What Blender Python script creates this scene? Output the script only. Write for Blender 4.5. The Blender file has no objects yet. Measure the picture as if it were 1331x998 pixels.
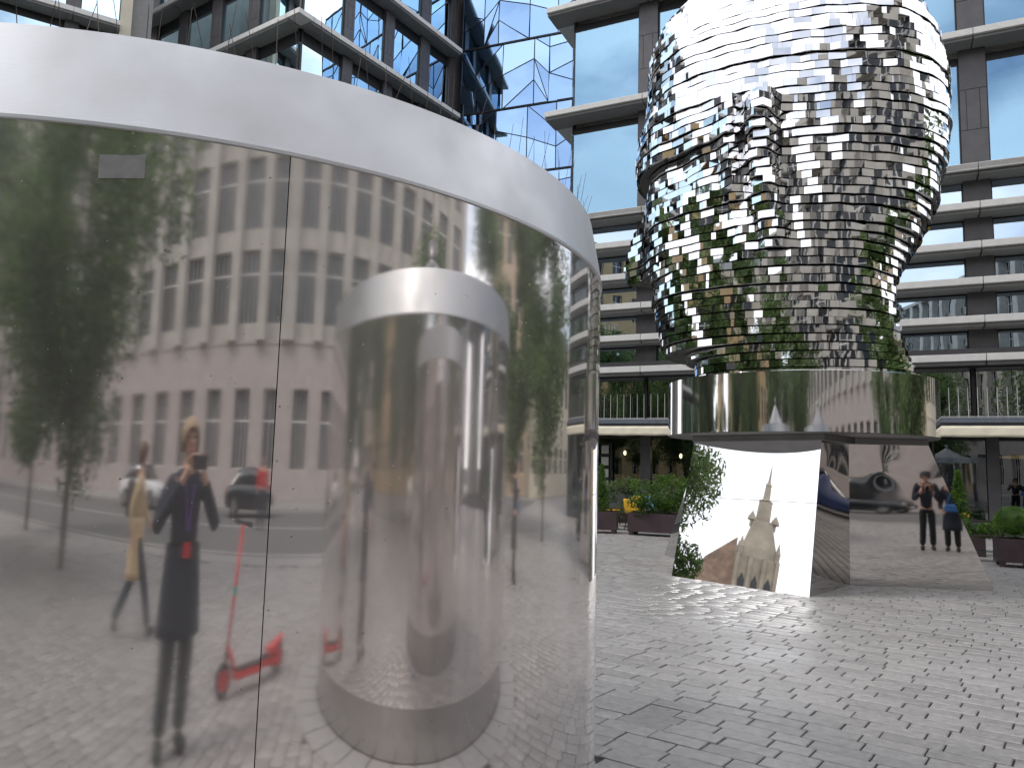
import bpy, bmesh, math, random
import numpy as np
from mathutils import Vector, Matrix
random.seed(7); rng = np.random.default_rng(7)
S = bpy.context.scene
R_ = math.radians
# ------------------------------------------------------------------ camera
PITCH = R_(6.25); ROLL = math.atan(.026)
cam_data = bpy.data.cameras.new('camera'); cam = bpy.data.objects.new('camera', cam_data)
S.collection.objects.link(cam); S.camera = cam
cam_data.sensor_width = 36; cam_data.lens = 1000 / 1331 * 36
cam_data.clip_start = .02; cam_data.clip_end = 2000
cam.matrix_world = Matrix.Translation((0, 0, 1.6)) @ Matrix.Rotation(R_(90) + PITCH, 4, 'X') @ Matrix.Rotation(ROLL, 4, 'Z')
# ------------------------------------------------------------------ sky, sun, exposure
SUN_EL, SUN_AZ = R_(48), R_(262)      # azimuth from +Y towards +X
W = bpy.data.worlds.new('World'); S.world = W; W.use_nodes = True
nt = W.node_tree; nt.nodes.clear()
def N(t, k, **kw):
    n = t.nodes.new(k)
    for a, b in kw.items(): setattr(n, a, b)
    return n
out = N(nt, 'ShaderNodeOutputWorld'); bg = N(nt, 'ShaderNodeBackground'); bg.inputs[1].default_value = .1
sky = N(nt, 'ShaderNodeTexSky', sky_type='NISHITA'); sky.sun_disc = False
sky.sun_elevation = SUN_EL; sky.sun_rotation = SUN_AZ; sky.ozone_density = 1.5
tc = N(nt, 'ShaderNodeTexCoord')
mp = N(nt, 'ShaderNodeMapping'); mp.inputs['Scale'].default_value = (1, 1, 2.2)
nz = N(nt, 'ShaderNodeTexNoise'); nz.inputs['Scale'].default_value = 2.1; nz.inputs['Detail'].default_value = 7; nz.inputs['Roughness'].default_value = .55
rp = N(nt, 'ShaderNodeValToRGB'); rp.color_ramp.elements[0].position = .30; rp.color_ramp.elements[1].position = .50
nz2 = N(nt, 'ShaderNodeTexNoise'); nz2.inputs['Scale'].default_value = 3.2; nz2.inputs['Detail'].default_value = 6
rp2 = N(nt, 'ShaderNodeValToRGB'); rp2.color_ramp.elements[0].position = .32; rp2.color_ramp.elements[1].position = .68
rp2.color_ramp.elements[0].color = (8.6, 8.9, 9.7, 1); rp2.color_ramp.elements[1].color = (12.0, 12.1, 12.6, 1)
mx = N(nt, 'ShaderNodeMix', data_type='RGBA')
L = nt.links.new
L(tc.outputs['Generated'], mp.inputs[0]); L(mp.outputs[0], nz.inputs['Vector']); L(mp.outputs[0], nz2.inputs['Vector'])
L(nz.outputs[0], rp.inputs[0]); L(nz2.outputs[0], rp2.inputs[0])
L(rp.outputs[0], mx.inputs[0]); L(sky.outputs[0], mx.inputs[6]); L(rp2.outputs[0], mx.inputs[7])
L(mx.outputs[2], bg.inputs[0]); L(bg.outputs[0], out.inputs[0])
sd = bpy.data.lights.new('sun', 'SUN'); sd.energy = 1.0; sd.angle = R_(18); sd.color = (1, .96, .9)
sun = bpy.data.objects.new('sun', sd); S.collection.objects.link(sun)
sdir = Vector((math.sin(SUN_AZ) * math.cos(SUN_EL), math.cos(SUN_AZ) * math.cos(SUN_EL), math.sin(SUN_EL)))
sun.rotation_euler = sdir.to_track_quat('Z', 'Y').to_euler()
S.view_settings.view_transform = 'Standard'; S.view_settings.look = 'None'; S.view_settings.gamma = 1
S.view_settings.exposure = 0.72
S.cycles.max_bounces = 14; S.cycles.glossy_bounces = 8; S.cycles.transparent_max_bounces = 12; S.cycles.diffuse_bounces = 3
S.cycles.sample_clamp_indirect = 8
# ------------------------------------------------------------------ helpers
COL = S.collection
def meta(o, label=None, cat=None, group=None, kind=None):
    for k, v in (('label', label), ('category', cat), ('group', group), ('kind', kind)):
        if v: o[k] = v
    return o
class MB:
    def __init__(s): s.v = []; s.f = []; s.m = []
    def add(s, vs, fs, m=0):
        b = len(s.v); s.v += [tuple(map(float, p)) for p in vs]; s.f += [tuple(b + i for i in f) for f in fs]; s.m += [m] * len(fs); return s
    def box(s, x0, y0, z0, x1, y1, z1, m=0):
        return s.add([(x0,y0,z0),(x1,y0,z0),(x1,y1,z0),(x0,y1,z0),(x0,y0,z1),(x1,y0,z1),(x1,y1,z1),(x0,y1,z1)],
                     [(0,3,2,1),(4,5,6,7),(0,1,5,4),(1,2,6,5),(2,3,7,6),(3,0,4,7)], m)
    def prism(s, pts, z0, z1, m=0):
        n = len(pts)
        return s.add([(x, y, z0) for x, y in pts] + [(x, y, z1) for x, y in pts],
                     [tuple(range(n))[::-1], tuple(range(n, 2*n))] + [(i, (i+1) % n, n + (i+1) % n, n + i) for i in range(n)], m)
    def rod(s, p0, p1, r0, r1=None, n=8, m=0, caps=True):
        r1 = r0 if r1 is None else r1; p0 = Vector(p0); p1 = Vector(p1); d = (p1 - p0)
        if d.length < 1e-6: return s
        d.normalize(); a = d.orthogonal().normalized(); b = d.cross(a)
        vs = []
        for p, r in ((p0, r0), (p1, r1)):
            for i in range(n):
                t = 2*math.pi*i/n; vs.append(p + a*(r*math.cos(t)) + b*(r*math.sin(t)))
        fs = [(i, (i+1) % n, n + (i+1) % n, n + i) for i in range(n)]
        if caps: fs += [tuple(range(n))[::-1], tuple(range(n, 2*n))]
        return s.add(vs, fs, m)
    def lathe(s, prof, n=24, c=(0,0,0), m=0):
        vs = []; fs = []
        for r, z in prof:
            for i in range(n):
                t = 2*math.pi*i/n; vs.append((c[0] + r*math.cos(t), c[1] + r*math.sin(t), c[2] + z))
        for k in range(len(prof)-1):
            for i in range(n):
                j = (i+1) % n; fs.append((k*n+i, k*n+j, (k+1)*n+j, (k+1)*n+i))
        return s.add(vs, fs, m)
    def ball(s, c, rx, ry=None, rz=None, n=14, m=0):
        ry = ry or rx; rz = rz or rx
        vs = []; fs = []
        K = n//2
        for k in range(K+1):
            ph = math.pi*k/K
            for i in range(n):
                t = 2*math.pi*i/n
                vs.append((c[0]+rx*math.sin(ph)*math.cos(t), c[1]+ry*math.sin(ph)*math.sin(t), c[2]-rz*math.cos(ph)))
        for k in range(K):
            for i in range(n):
                j = (i+1) % n; fs.append((k*n+i, k*n+j, (k+1)*n+j, (k+1)*n+i))
        return s.add(vs, fs, m)
    def mesh(s, name, mats, smooth=False):
        me = bpy.data.meshes.new(name); me.from_pydata(s.v, [], s.f)
        for m in (mats if isinstance(mats, (list, tuple)) else [mats]): me.materials.append(m)
        if any(s.m): me.polygons.foreach_set('material_index', s.m)
        if smooth: me.polygons.foreach_set('use_smooth', [True]*len(s.f))
        me.update(); return me
    def build(s, name, mats, parent=None, smooth=False, bevel=0):
        o = bpy.data.objects.new(name, s.mesh(name, mats, smooth)); COL.objects.link(o); o.parent = parent
        if bevel:
            b = o.modifiers.new('bevel', 'BEVEL'); b.width = bevel; b.segments = 2; b.limit_method = 'ANGLE'
        return o
def inst(me, name, parent=None, loc=(0,0,0), rz=0, sc=None):
    o = bpy.data.objects.new(name, me); COL.objects.link(o); o.parent = parent; o.location = loc; o.rotation_euler = (0,0,rz)
    if sc: o.scale = sc
    return o
def empty(name, loc=(0,0,0), rz=0, **k):
    o = bpy.data.objects.new(name, None); COL.objects.link(o); o.location = loc; o.rotation_euler = (0,0,rz); o.empty_display_size = .2
    return meta(o, **k)
def copy_tree(o, parent=None):
    c = o.copy(); COL.objects.link(c); c.parent = parent
    for ch in list(o.children): copy_tree(ch, c)
    return c
def mat(name, col, rough=.6, metal=0, scale=8, var=.15, bump=0, bscale=None, stretch=(1,1,1), spec=.5, emit=0, island=0, col2=None):
    m = bpy.data.materials.new(name); m.use_nodes = True; t = m.node_tree; p = t.nodes['Principled BSDF']
    p.inputs['Roughness'].default_value = rough; p.inputs['Metallic'].default_value = metal; p.inputs['Specular IOR Level'].default_value = spec
    c = t.nodes.new('ShaderNodeTexCoord'); mpp = t.nodes.new('ShaderNodeMapping'); mpp.inputs['Scale'].default_value = stretch
    t.links.new(c.outputs['Object'], mpp.inputs[0])
    n = t.nodes.new('ShaderNodeTexNoise'); n.inputs['Scale'].default_value = scale; n.inputs['Detail'].default_value = 6; n.inputs['Roughness'].default_value = .6
    t.links.new(mpp.outputs[0], n.inputs['Vector'])
    r = t.nodes.new('ShaderNodeValToRGB'); r.color_ramp.elements[0].position = .3; r.color_ramp.elements[1].position = .7
    a = [min(1, x*(1-var)) for x in col]; b = [min(1, x*(1+var)) for x in col] if col2 is None else col2
    r.color_ramp.elements[0].color = (*a, 1); r.color_ramp.elements[1].color = (*b, 1)
    t.links.new(n.outputs[0], r.inputs[0]); last = r.outputs[0]
    if island:
        g = t.nodes.new('ShaderNodeNewGeometry'); mr = t.nodes.new('ShaderNodeMapRange')
        mr.inputs[3].default_value = 1-island; mr.inputs[4].default_value = 1+island
        t.links.new(g.outputs['Random Per Island'], mr.inputs[0])
        h = t.nodes.new('ShaderNodeVectorMath'); h.operation = 'SCALE'
        t.links.new(last, h.inputs[0]); t.links.new(mr.outputs[0], h.inputs['Scale']); last = h.outputs[0]
    t.links.new(last, p.inputs['Base Color'])
    if bump:
        n2 = t.nodes.new('ShaderNodeTexNoise'); n2.inputs['Scale'].default_value = bscale or scale*4; n2.inputs['Detail'].default_value = 4
        t.links.new(mpp.outputs[0], n2.inputs['Vector'])
        bn = t.nodes.new('ShaderNodeBump'); bn.inputs['Strength'].default_value = bump; bn.inputs['Distance'].default_value = .01
        t.links.new(n2.outputs[0], bn.inputs['Height']); t.links.new(bn.outputs[0], p.inputs['Normal'])
    if emit:
        p.inputs['Emission Color'].default_value = (*col, 1); p.inputs['Emission Strength'].default_value = emit
    return m
def mirror(name, col, rough=.02, wave=0, wscale=1.5, stretch=(1,1,1), aniso=0, dirt=0, veil=0, dist=.02):
    """polished steel: metallic, faint waviness, optional grain across the height and specks of dirt"""
    m = bpy.data.materials.new(name); m.use_nodes = True; t = m.node_tree; p = t.nodes['Principled BSDF']
    p.inputs['Metallic'].default_value = 1; p.inputs['Base Color'].default_value = (*col, 1); p.inputs['Roughness'].default_value = rough
    c = t.nodes.new('ShaderNodeTexCoord')
    if aniso:
        p.inputs['Anisotropic'].default_value = aniso
        tg = t.nodes.new('ShaderNodeTangent'); tg.direction_type = 'RADIAL'; tg.axis = 'Z'; t.links.new(tg.outputs[0], p.inputs['Tangent'])
    if wave:
        mpp = t.nodes.new('ShaderNodeMapping'); mpp.inputs['Scale'].default_value = stretch
        t.links.new(c.outputs['Object'], mpp.inputs[0])
        n = t.nodes.new('ShaderNodeTexNoise'); n.inputs['Scale'].default_value = wscale; n.inputs['Detail'].default_value = 1.5
        t.links.new(mpp.outputs[0], n.inputs['Vector'])
        bn = t.nodes.new('ShaderNodeBump'); bn.inputs['Strength'].default_value = wave; bn.inputs['Distance'].default_value = dist
        t.links.new(n.outputs[0], bn.inputs['Height']); t.links.new(bn.outputs[0], p.inputs['Normal'])
    # cloudy film: roughness and tint vary a little
    n3 = t.nodes.new('ShaderNodeTexNoise'); n3.inputs['Scale'].default_value = 3; n3.inputs['Detail'].default_value = 6
    t.links.new(c.outputs['Object'], n3.inputs['Vector'])
    mr = t.nodes.new('ShaderNodeMapRange'); mr.inputs[1].default_value = .3; mr.inputs[2].default_value = .7
    mr.inputs[3].default_value = rough*.75; mr.inputs[4].default_value = rough*1.3
    t.links.new(n3.outputs[0], mr.inputs[0])
    if dirt:
        v = t.nodes.new('ShaderNodeTexVoronoi'); v.inputs['Scale'].default_value = 42; v.inputs['Randomness'].default_value = 1
        t.links.new(c.outputs['Object'], v.inputs['Vector'])
        g = t.nodes.new('ShaderNodeTexWhiteNoise'); t.links.new(v.outputs['Color'], g.inputs['Vector'])
        # only some cells carry a drop, of varied size
        ms = t.nodes.new('ShaderNodeMapRange'); ms.inputs[1].default_value = 1-dirt; ms.inputs[2].default_value = 1; ms.inputs[3].default_value = 0; ms.inputs[4].default_value = .10
        t.links.new(g.outputs['Value'], ms.inputs[0])
        lt = t.nodes.new('ShaderNodeMath'); lt.operation = 'LESS_THAN'; t.links.new(v.outputs['Distance'], lt.inputs[0]); t.links.new(ms.outputs[0], lt.inputs[1])
        mc = t.nodes.new('ShaderNodeMix'); mc.data_type = 'RGBA'; mc.inputs[6].default_value = (*col, 1)
        g2 = t.nodes.new('ShaderNodeValToRGB'); g2.color_ramp.interpolation = 'CONSTANT'
        g2.color_ramp.elements[0].color = (.16,.15,.15,1); g2.color_ramp.elements[1].color = (.85,.85,.86,1); g2.color_ramp.elements[1].position = .42
        t.links.new(v.outputs['Color'], g2.inputs[0]); t.links.new(g2.outputs[0], mc.inputs[7]); t.links.new(lt.outputs[0], mc.inputs[0])
        t.links.new(mc.outputs[2], p.inputs['Base Color'])
        ad = t.nodes.new('ShaderNodeMath'); ad.operation = 'MULTIPLY_ADD'; ad.inputs[1].default_value = .45
        t.links.new(lt.outputs[0], ad.inputs[0]); t.links.new(mr.outputs[0], ad.inputs[2]); t.links.new(ad.outputs[0], p.inputs['Roughness'])
    else:
        t.links.new(mr.outputs[0], p.inputs['Roughness'])
    if veil:      # dried rain film: a soft second reflection and a little diffuse dust, thicker in runs down the sheet
        mpv = t.nodes.new('ShaderNodeMapping'); mpv.inputs['Scale'].default_value = (1,1,.12); t.links.new(c.outputs['Object'], mpv.inputs[0])
        nv = t.nodes.new('ShaderNodeTexNoise'); nv.inputs['Scale'].default_value = 5; nv.inputs['Detail'].default_value = 5; t.links.new(mpv.outputs[0], nv.inputs['Vector'])
        mv = t.nodes.new('ShaderNodeMapRange'); mv.inputs[1].default_value=.3; mv.inputs[2].default_value=.7; mv.inputs[3].default_value=veil*.75; mv.inputs[4].default_value=veil*1.25; t.links.new(nv.outputs[0], mv.inputs[0])
        gl = t.nodes.new('ShaderNodeBsdfAnisotropic'); gl.inputs['Color'].default_value=(.78,.75,.74,1); gl.inputs['Roughness'].default_value=.32
        df = t.nodes.new('ShaderNodeBsdfDiffuse'); df.inputs[0].default_value=(.6,.57,.56,1); m1 = t.nodes.new('ShaderNodeMixShader'); m1.inputs[0].default_value=.45
        m2 = t.nodes.new('ShaderNodeMixShader'); o_ = [n_ for n_ in t.nodes if n_.type == 'OUTPUT_MATERIAL'][0]
        t.links.new(gl.outputs[0], m1.inputs[1]); t.links.new(df.outputs[0], m1.inputs[2]); t.links.new(mv.outputs[0], m2.inputs[0]); t.links.new(p.outputs[0], m2.inputs[1]); t.links.new(m1.outputs[0], m2.inputs[2]); t.links.new(m2.outputs[0], o_.inputs[0])
    return m
def glass(name, tint, refl, rcol=(1,1,1), rough=.0):
    """window glass: part mirror (stronger at grazing angles), part see-through"""
    m = bpy.data.materials.new(name); m.use_nodes = True; t = m.node_tree; t.nodes.clear()
    o = t.nodes.new('ShaderNodeOutputMaterial'); a = t.nodes.new('ShaderNodeBsdfTransparent'); a.inputs[0].default_value = (*tint, 1)
    g = t.nodes.new('ShaderNodeBsdfGlossy'); g.inputs['Color'].default_value = (*rcol, 1); g.inputs['Roughness'].default_value = rough
    f = t.nodes.new('ShaderNodeFresnel'); f.inputs[0].default_value = 1.5
    mr = t.nodes.new('ShaderNodeMapRange'); mr.inputs[3].default_value = refl; mr.inputs[4].default_value = 1
    mi = t.nodes.new('ShaderNodeMixShader')
    t.links.new(f.outputs[0], mr.inputs[0]); t.links.new(mr.outputs[0], mi.inputs[0]); t.links.new(a.outputs[0], mi.inputs[1]); t.links.new(g.outputs[0], mi.inputs[2])
    t.links.new(mi.outputs[0], o.inputs[0])
    n = t.nodes.new('ShaderNodeTexNoise'); n.inputs['Scale'].default_value = .5; c = t.nodes.new('ShaderNodeTexCoord'); t.links.new(c.outputs['Object'], n.inputs['Vector'])
    b = t.nodes.new('ShaderNodeBump'); b.inputs['Strength'].default_value = .12; b.inputs['Distance'].default_value = .03
    t.links.new(n.outputs[0], b.inputs['Height']); t.links.new(b.outputs[0], g.inputs['Normal'])
    return m
# ------------------------------------------------------------------ materials
M = dict(
 drum = mirror('drum_polished_steel', (.87,.83,.81), .05, wave=.12, wscale=1.3, stretch=(1,1,.35), aniso=.9, dirt=.6, veil=.15, dist=.004),
 band = mirror('brushed_steel', (.55,.55,.56), .46, wave=.2, wscale=30, stretch=(1,1,10), dist=.0008),
 head = mirror('polished_steel_plate', (.77,.765,.765), .018, wave=.3, wscale=2.2, dist=.006),
 ring = mirror('polished_steel_ring', (.78,.77,.76), .05, veil=.04, wave=.4, wscale=2.0, stretch=(1,1,.25), aniso=.8, dist=.008),
 ped = mirror('polished_steel_pedestal', (.86,.86,.87), .012, wave=.03, wscale=1.2, dist=.005, dirt=.03),
 pedw = mirror('rippled_steel_pedestal', (.66,.63,.61), .03, wave=.05, wscale=1.0, dist=.008),
 plinth = mirror('dull_steel_plinth', (.52,.50,.49), .22),
 core = mirror('dark_steel_core', (.12,.12,.12), .3),
 collar = mat('grey_steel_collar', (.22,.21,.21), .4, .9, 3, .15),
 seam = mat('seam_shadow_gap', (.02,.02,.02), .8),
 paver = mat('granite_sett', (.285,.272,.262), .34, 0, 16, .20, .4, 55, spec=.55, island=.11),
 palestone = mat('pale_granite_slab', (.30,.29,.285), .5, 0, 12, .15, .3, 60),
 joint = mat('sand_joint', (.034,.032,.029), .9, 0, 30, .3),
 asphalt = mat('asphalt', (.11,.108,.105), .75, 0, 60, .2, .3),
 kerb = mat('kerb_granite', (.32,.31,.30), .7, 0, 20, .15),
 walk = mat('pavement_concrete', (.24,.23,.22), .7, 0, 6, .2, .2),
 paint = mat('road_paint', (.75,.75,.73), .6),
 ledge = mat('ledge_concrete', (.56,.55,.53), .6, 0, 4, .08, .1),
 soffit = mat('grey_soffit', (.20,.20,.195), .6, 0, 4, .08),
 dark = mat('anthracite_metal', (.078,.074,.078), .42, .2, 3, .15),
 dark2 = mat('black_metal', (.012,.012,.014), .4, .1, 3, .2),
 blue = mat('slate_blue_metal', (.13,.15,.18), .4, .2),
 winup = glass('blue_window_glass', (.45,.66,.74), .62, (.34,.53,.68)),
 winlo = glass('band_window_glass', (.45,.55,.60), .60, (.66,.80,.93)),
 winwing = glass('wing_window_glass', (.4,.6,.72), .86, (.68,.88,.98)),
 crystal = glass('faceted_blue_glass', (.22,.34,.5), .80, (.27,.43,.68)), crystal2 = glass('faceted_pale_blue_glass', (.25,.38,.55), .80, (.36,.54,.78)),
 shop = glass('shop_glass', (.55,.62,.62), .13, (.9,.95,1)),
 balc = glass('balcony_glass', (.2,.24,.24), .48, (.75,.8,.8)),
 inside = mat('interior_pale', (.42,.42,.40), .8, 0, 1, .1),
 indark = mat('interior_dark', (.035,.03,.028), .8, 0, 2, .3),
 wood = mat('warm_wood', (.38,.21,.08), .5, 0, 6, .25, stretch=(1,1,6)),
 white = mat('white_paint', (.78,.78,.76), .5, 0, 3, .05),
 awning = mat('cream_canvas', (.74,.68,.54), .8, 0, 3, .06, .5, 3),
 bulb = mat('warm_lamp', (1,.72,.38), .5, emit=5),
 coolbulb = mat('white_lamp', (1,.95,.85), .5, emit=3),
 stone = mat('cream_render', (.43,.405,.365), .85, 0, 1.2, .16, .3, 20),
 pink = mat('pink_granite', (.40,.35,.33), .7, 0, 2.0, .12, .2, 30),
 winold = mat('old_window_glass', (.02,.024,.03), .15, 0, .6, .5),
 frame = mat('pale_window_frame', (.70,.68,.64), .6),
 beige = mat('beige_render', (.44,.35,.26), .85, 0, .8, .12),
 orange = mat('ochre_render', (.50,.36,.19), .85, 0, .8, .15),
 cream = mat('cream_stucco', (.5,.46,.37), .85, 0, .8, .12),
 church = mat('sandstone', (.36,.31,.235), .85, 0, .3, .3, .4, 3),
 tiles = mat('brown_roof_tiles', (.22,.10,.05), .8, 0, 1.5, .35),
 churchroof = mat('weathered_roof_tiles', (.24,.16,.11), .85, 0, .6, .35, .4, 3),
 slate = mat('grey_slate', (.10,.11,.12), .7, 0, 2, .2),
 bark = mat('tree_bark', (.085,.07,.055), .9, 0, 12, .3, .5),
 leaf = mat('tree_leaves', (.115,.19,.06), .45, 0, .9, .35, island=.35, col2=(.19,.275,.10)),
 leaf2 = mat('shrub_leaves', (.045,.12,.018), .5, 0, 3, .3, island=.5, col2=(.12,.24,.03)),
 leafbox = mat('box_ball_leaves', (.08,.19,.03), .5, 0, 3, .3, island=.45, col2=(.17,.31,.05)),
 planter = mat('plum_corten_planter', (.062,.040,.046), .55, .3, 4, .2, .1),
 yellow = mat('yellow_plastic', (.75,.42,.02), .4), cushion = mat('blue_cushion', (.17,.36,.55), .8),
 tabletop = mat('dark_table', (.05,.042,.038), .4), greenmetal = mat('green_steel', (.03,.07,.06), .4, .5),
 navy = mat('navy_coat', (.012,.015,.028), .85, 0, 10, .3, .4, 60), trouser = mat('black_trousers', (.009,.010,.015), .85, 0, 10, .3),
 skin = mat('skin', (.50,.30,.22), .55, 0, 12, .06), hair = mat('blond_hair', (.36,.25,.15), .6, 0, 60, .35, .4, stretch=(1,1,.2)),
 hairb = mat('brown_hair', (.10,.045,.02), .6, 0, 60, .4), phone = mat('black_phone', (.01,.01,.012), .2),
 violet = mat('violet_lanyard', (.14,.05,.28), .7), red = mat('red_paint', (.62,.018,.02), .35), pinkc = mat('pink_cloth', (.62,.12,.16), .8),
 bluec = mat('blue_cloth', (.05,.16,.42), .8), lightblue = mat('light_blue_cloth', (.30,.48,.62), .8), camel = mat('beige_coat', (.50,.37,.22), .85),
 denim = mat('dark_denim', (.022,.028,.045), .85), rubber = mat('black_rubber', (.012,.012,.012), .7), teal = mat('teal_cloth', (.02,.25,.18), .8),
 carw = mat('white_car_paint', (.62,.62,.62), .2, 0, 2, .03, spec=.8), cark = mat('black_car_paint', (.010,.011,.013), .15, 0, 2, .1, spec=.9),
 carb = mat('blue_car_paint', (.02,.035,.11), .15, 0, 2, .1, spec=.9), carglass = mat('car_window', (.015,.018,.02), .05, spec=.9),
 chrome = mirror('wheel_alloy', (.6,.6,.6), .2), tape = mat('dull_grey_tape', (.27,.265,.26), .75, .2, 30, .12),
 spike = mat('spike_wire', (.10,.075,.06), .5, .6), glowwood = mat('glowing_veneer', (.55,.33,.13), .5, emit=.35))
for k_ in ('leaf','leaf2','leafbox'):      # leaves let some light through
    t = M[k_].node_tree; p_ = t.nodes['Principled BSDF']; o_ = [n for n in t.nodes if n.type == 'OUTPUT_MATERIAL'][0]
    tr = t.nodes.new('ShaderNodeBsdfTranslucent'); ms_ = t.nodes.new('ShaderNodeMixShader'); ms_.inputs[0].default_value = .5
    t.links.new(p_.inputs['Base Color'].links[0].from_socket, tr.inputs[0]); t.links.new(p_.outputs[0], ms_.inputs[1]); t.links.new(tr.outputs[0], ms_.inputs[2]); t.links.new(ms_.outputs[0], o_.inputs[0])
Rm = lambda az: np.array([math.sin(R_(az)), math.cos(R_(az))])
# ------------------------------------------------------------------ ground
g = MB(); g.add([(-900,-900,-.014),(900,-900,-.014),(900,900,-.014),(-900,900,-.014)], [(0,1,2,3)])
meta(g.build('plaza_ground', M['joint']), kind='structure')
for x0,y0,x1,y1 in ((-120,-90,-16,60),(16,-90,120,60),(-16,-90,16,-17)):
    meta(MB().add([(x0,y0,-.0125),(x1,y0,-.0125),(x1,y1,-.0125),(x0,y1,-.0125)],[(0,1,2,3)]).build('outer_paving', M['walk']), kind='structure')
def pavers():
    U = np.array([.799,-.602]); V = np.array([.602,.799]); wrow = .158; gap = .012
    cells = []
    cen = np.array([2.0, 8.5])
    for k in range(-215, 140):
        s = -26 + rng.random()*.3
        while s < 30:
            l = rng.choice([.345,.335,.36,.30,.235,.355,.345]) + rng.normal()*.006
            c = cen + U*(s + l/2) + V*(k*wrow)
            if -16 < c[0] < 16 and -17 < c[1] < 27.5 and (c[0]-37.8)*.694-(c[1]+1.6)*.72 < -18.85: cells.append((c[0], c[1], l - gap, wrow - gap))
            s += l
    cells = np.array(cells)
    # footprints of what stands on the plaza
    keep = np.ones(len(cells), bool)
    for cx, cy, rr in ((-1.5253,3.8284,2.05),(3.569,1.293,2.26)): keep &= np.hypot(cells[:,0]-cx, cells[:,1]-cy) > rr
    cells = cells[keep]; n = len(cells)
    l = cells[:,2]/2; w = cells[:,3]/2; tz = rng.normal(size=n)*.0016
    tl = rng.normal(size=(n,2))*.0035
    P = np.zeros((n,12,3)); sg = [(-1,-1),(1,-1),(1,1),(-1,1)]
    for i,(a,b) in enumerate(sg):
        for q,(ins,z) in enumerate(((0,-.014),(0,-.0045),(.005,0))):
            x = a*(l-ins*(1+.6*rng.random(n))); y = b*(w-ins*(1+.6*rng.random(n)))
            P[:,q*4+i,0] = cells[:,0] + U[0]*x + V[0]*y; P[:,q*4+i,1] = cells[:,1] + U[1]*x + V[1]*y
            P[:,q*4+i,2] = z + (tz + tl[:,0]*x + tl[:,1]*y if q else 0)
    F = [(8,9,10,11)] + [(4+i,4+(i+1)%4,8+(i+1)%4,8+i) for i in range(4)] + [(i,(i+1)%4,4+(i+1)%4,4+i) for i in range(4)]
    # size in view of each stone, to pick the ones that show largest
    y = cells[:,1]; x = cells[:,0]; az = np.degrees(np.arctan2(x, y)); dep = y
    vis = (y > 2) & (az > 6.9) & (az < 33.4) & (np.degrees(np.arctan2(1.6, np.hypot(x,y))) < 20.6)
    score = np.where(vis, cells[:,2]*1.6/np.maximum(dep,.5)**3, 0)
    big = np.argsort(-score)[:300]; big = [i for i in big if score[i] > 0]
    rest = np.setdiff1d(np.arange(n), big)
    Q = P[rest].reshape(-1,3); fs = (np.array(F)[None] + (np.arange(len(rest))*12)[:,None,None]).reshape(-1,4)
    me = bpy.data.meshes.new('paver'); me.vertices.add(len(Q)); me.vertices.foreach_set('co', Q.ravel())
    me.loops.add(fs.size); me.loops.foreach_set('vertex_index', fs.ravel().astype(np.int32))
    me.polygons.add(len(fs)); me.polygons.foreach_set('loop_start', (np.arange(len(fs))*4).astype(np.int32)); me.update(calc_edges=True); me.validate()
    me.materials.append(M['paver'])
    root = meta(bpy.data.objects.new('paving', None), kind='structure'); COL.objects.link(root)
    for (cx, cy, Rq, wq) in ((-1.5253,3.8284,1.93,.2),(3.569,1.293,1.98,.36)):      # ring of paler slabs round each drum
        for i in range(44):
            a0, a1 = 2*math.pi*i/44+.004, 2*math.pi*(i+1)/44-.004; zz = random.uniform(-.001,.0015)
            pt = [((Rq)*math.cos(a0),(Rq)*math.sin(a0)),((Rq+wq)*math.cos(a0),(Rq+wq)*math.sin(a0)),((Rq+wq)*math.cos(a1),(Rq+wq)*math.sin(a1)),((Rq)*math.cos(a1),(Rq)*math.sin(a1))]
            o = MB().prism([(x_+cx-cx, y_) for x_, y_ in pt], -.012, .004+zz).build('slab', M['palestone'], root); o.location = (cx, cy, 0)
    for i in big:
        b = MB(); c = P[i].mean(0); c[2] = 0; b.add(P[i] - c, F); o = b.build('paver', M['paver_obj'], root); o.location = c
    o = bpy.data.objects.new('distant_pavers', me); COL.objects.link(o); o.parent = root; o['kind'] = 'stuff'
# stones built one by one vary by object rather than by island
t = M['paver'].node_tree; ge_ = t.nodes.new('ShaderNodeNewGeometry'); nn1 = t.nodes.new('ShaderNodeTexNoise'); nn1.inputs['Scale'].default_value = .7; nn1.inputs['Detail'].default_value = 5
mr_ = t.nodes.new('ShaderNodeMapRange'); mr_.inputs[1].default_value = .35; mr_.inputs[2].default_value = .65; mr_.inputs[3].default_value = .27; mr_.inputs[4].default_value = .52
t.links.new(ge_.outputs['Position'], nn1.inputs['Vector']); t.links.new(nn1.outputs[0], mr_.inputs[0]); t.links.new(mr_.outputs[0], t.nodes['Principled BSDF'].inputs['Roughness'])
mo = M['paver'].copy(); mo.name = 'granite_sett_single'; t = mo.node_tree
oi = t.nodes.new('ShaderNodeObjectInfo')
for l_ in list(t.links):
    if l_.from_node.type == 'NEW_GEOMETRY' and l_.from_socket.name.startswith('Random'): ts = l_.to_socket; t.links.remove(l_); t.links.new(oi.outputs['Random'], ts)
c_ = [n for n in t.nodes if n.type == 'TEX_COORD'][0]; ge = t.nodes.new('ShaderNodeNewGeometry'); mpn = [n for n in t.nodes if n.type == 'MAPPING'][0]
t.links.new(ge.outputs['Position'], mpn.inputs[0])
M['paver_obj'] = mo
pavers()
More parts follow.
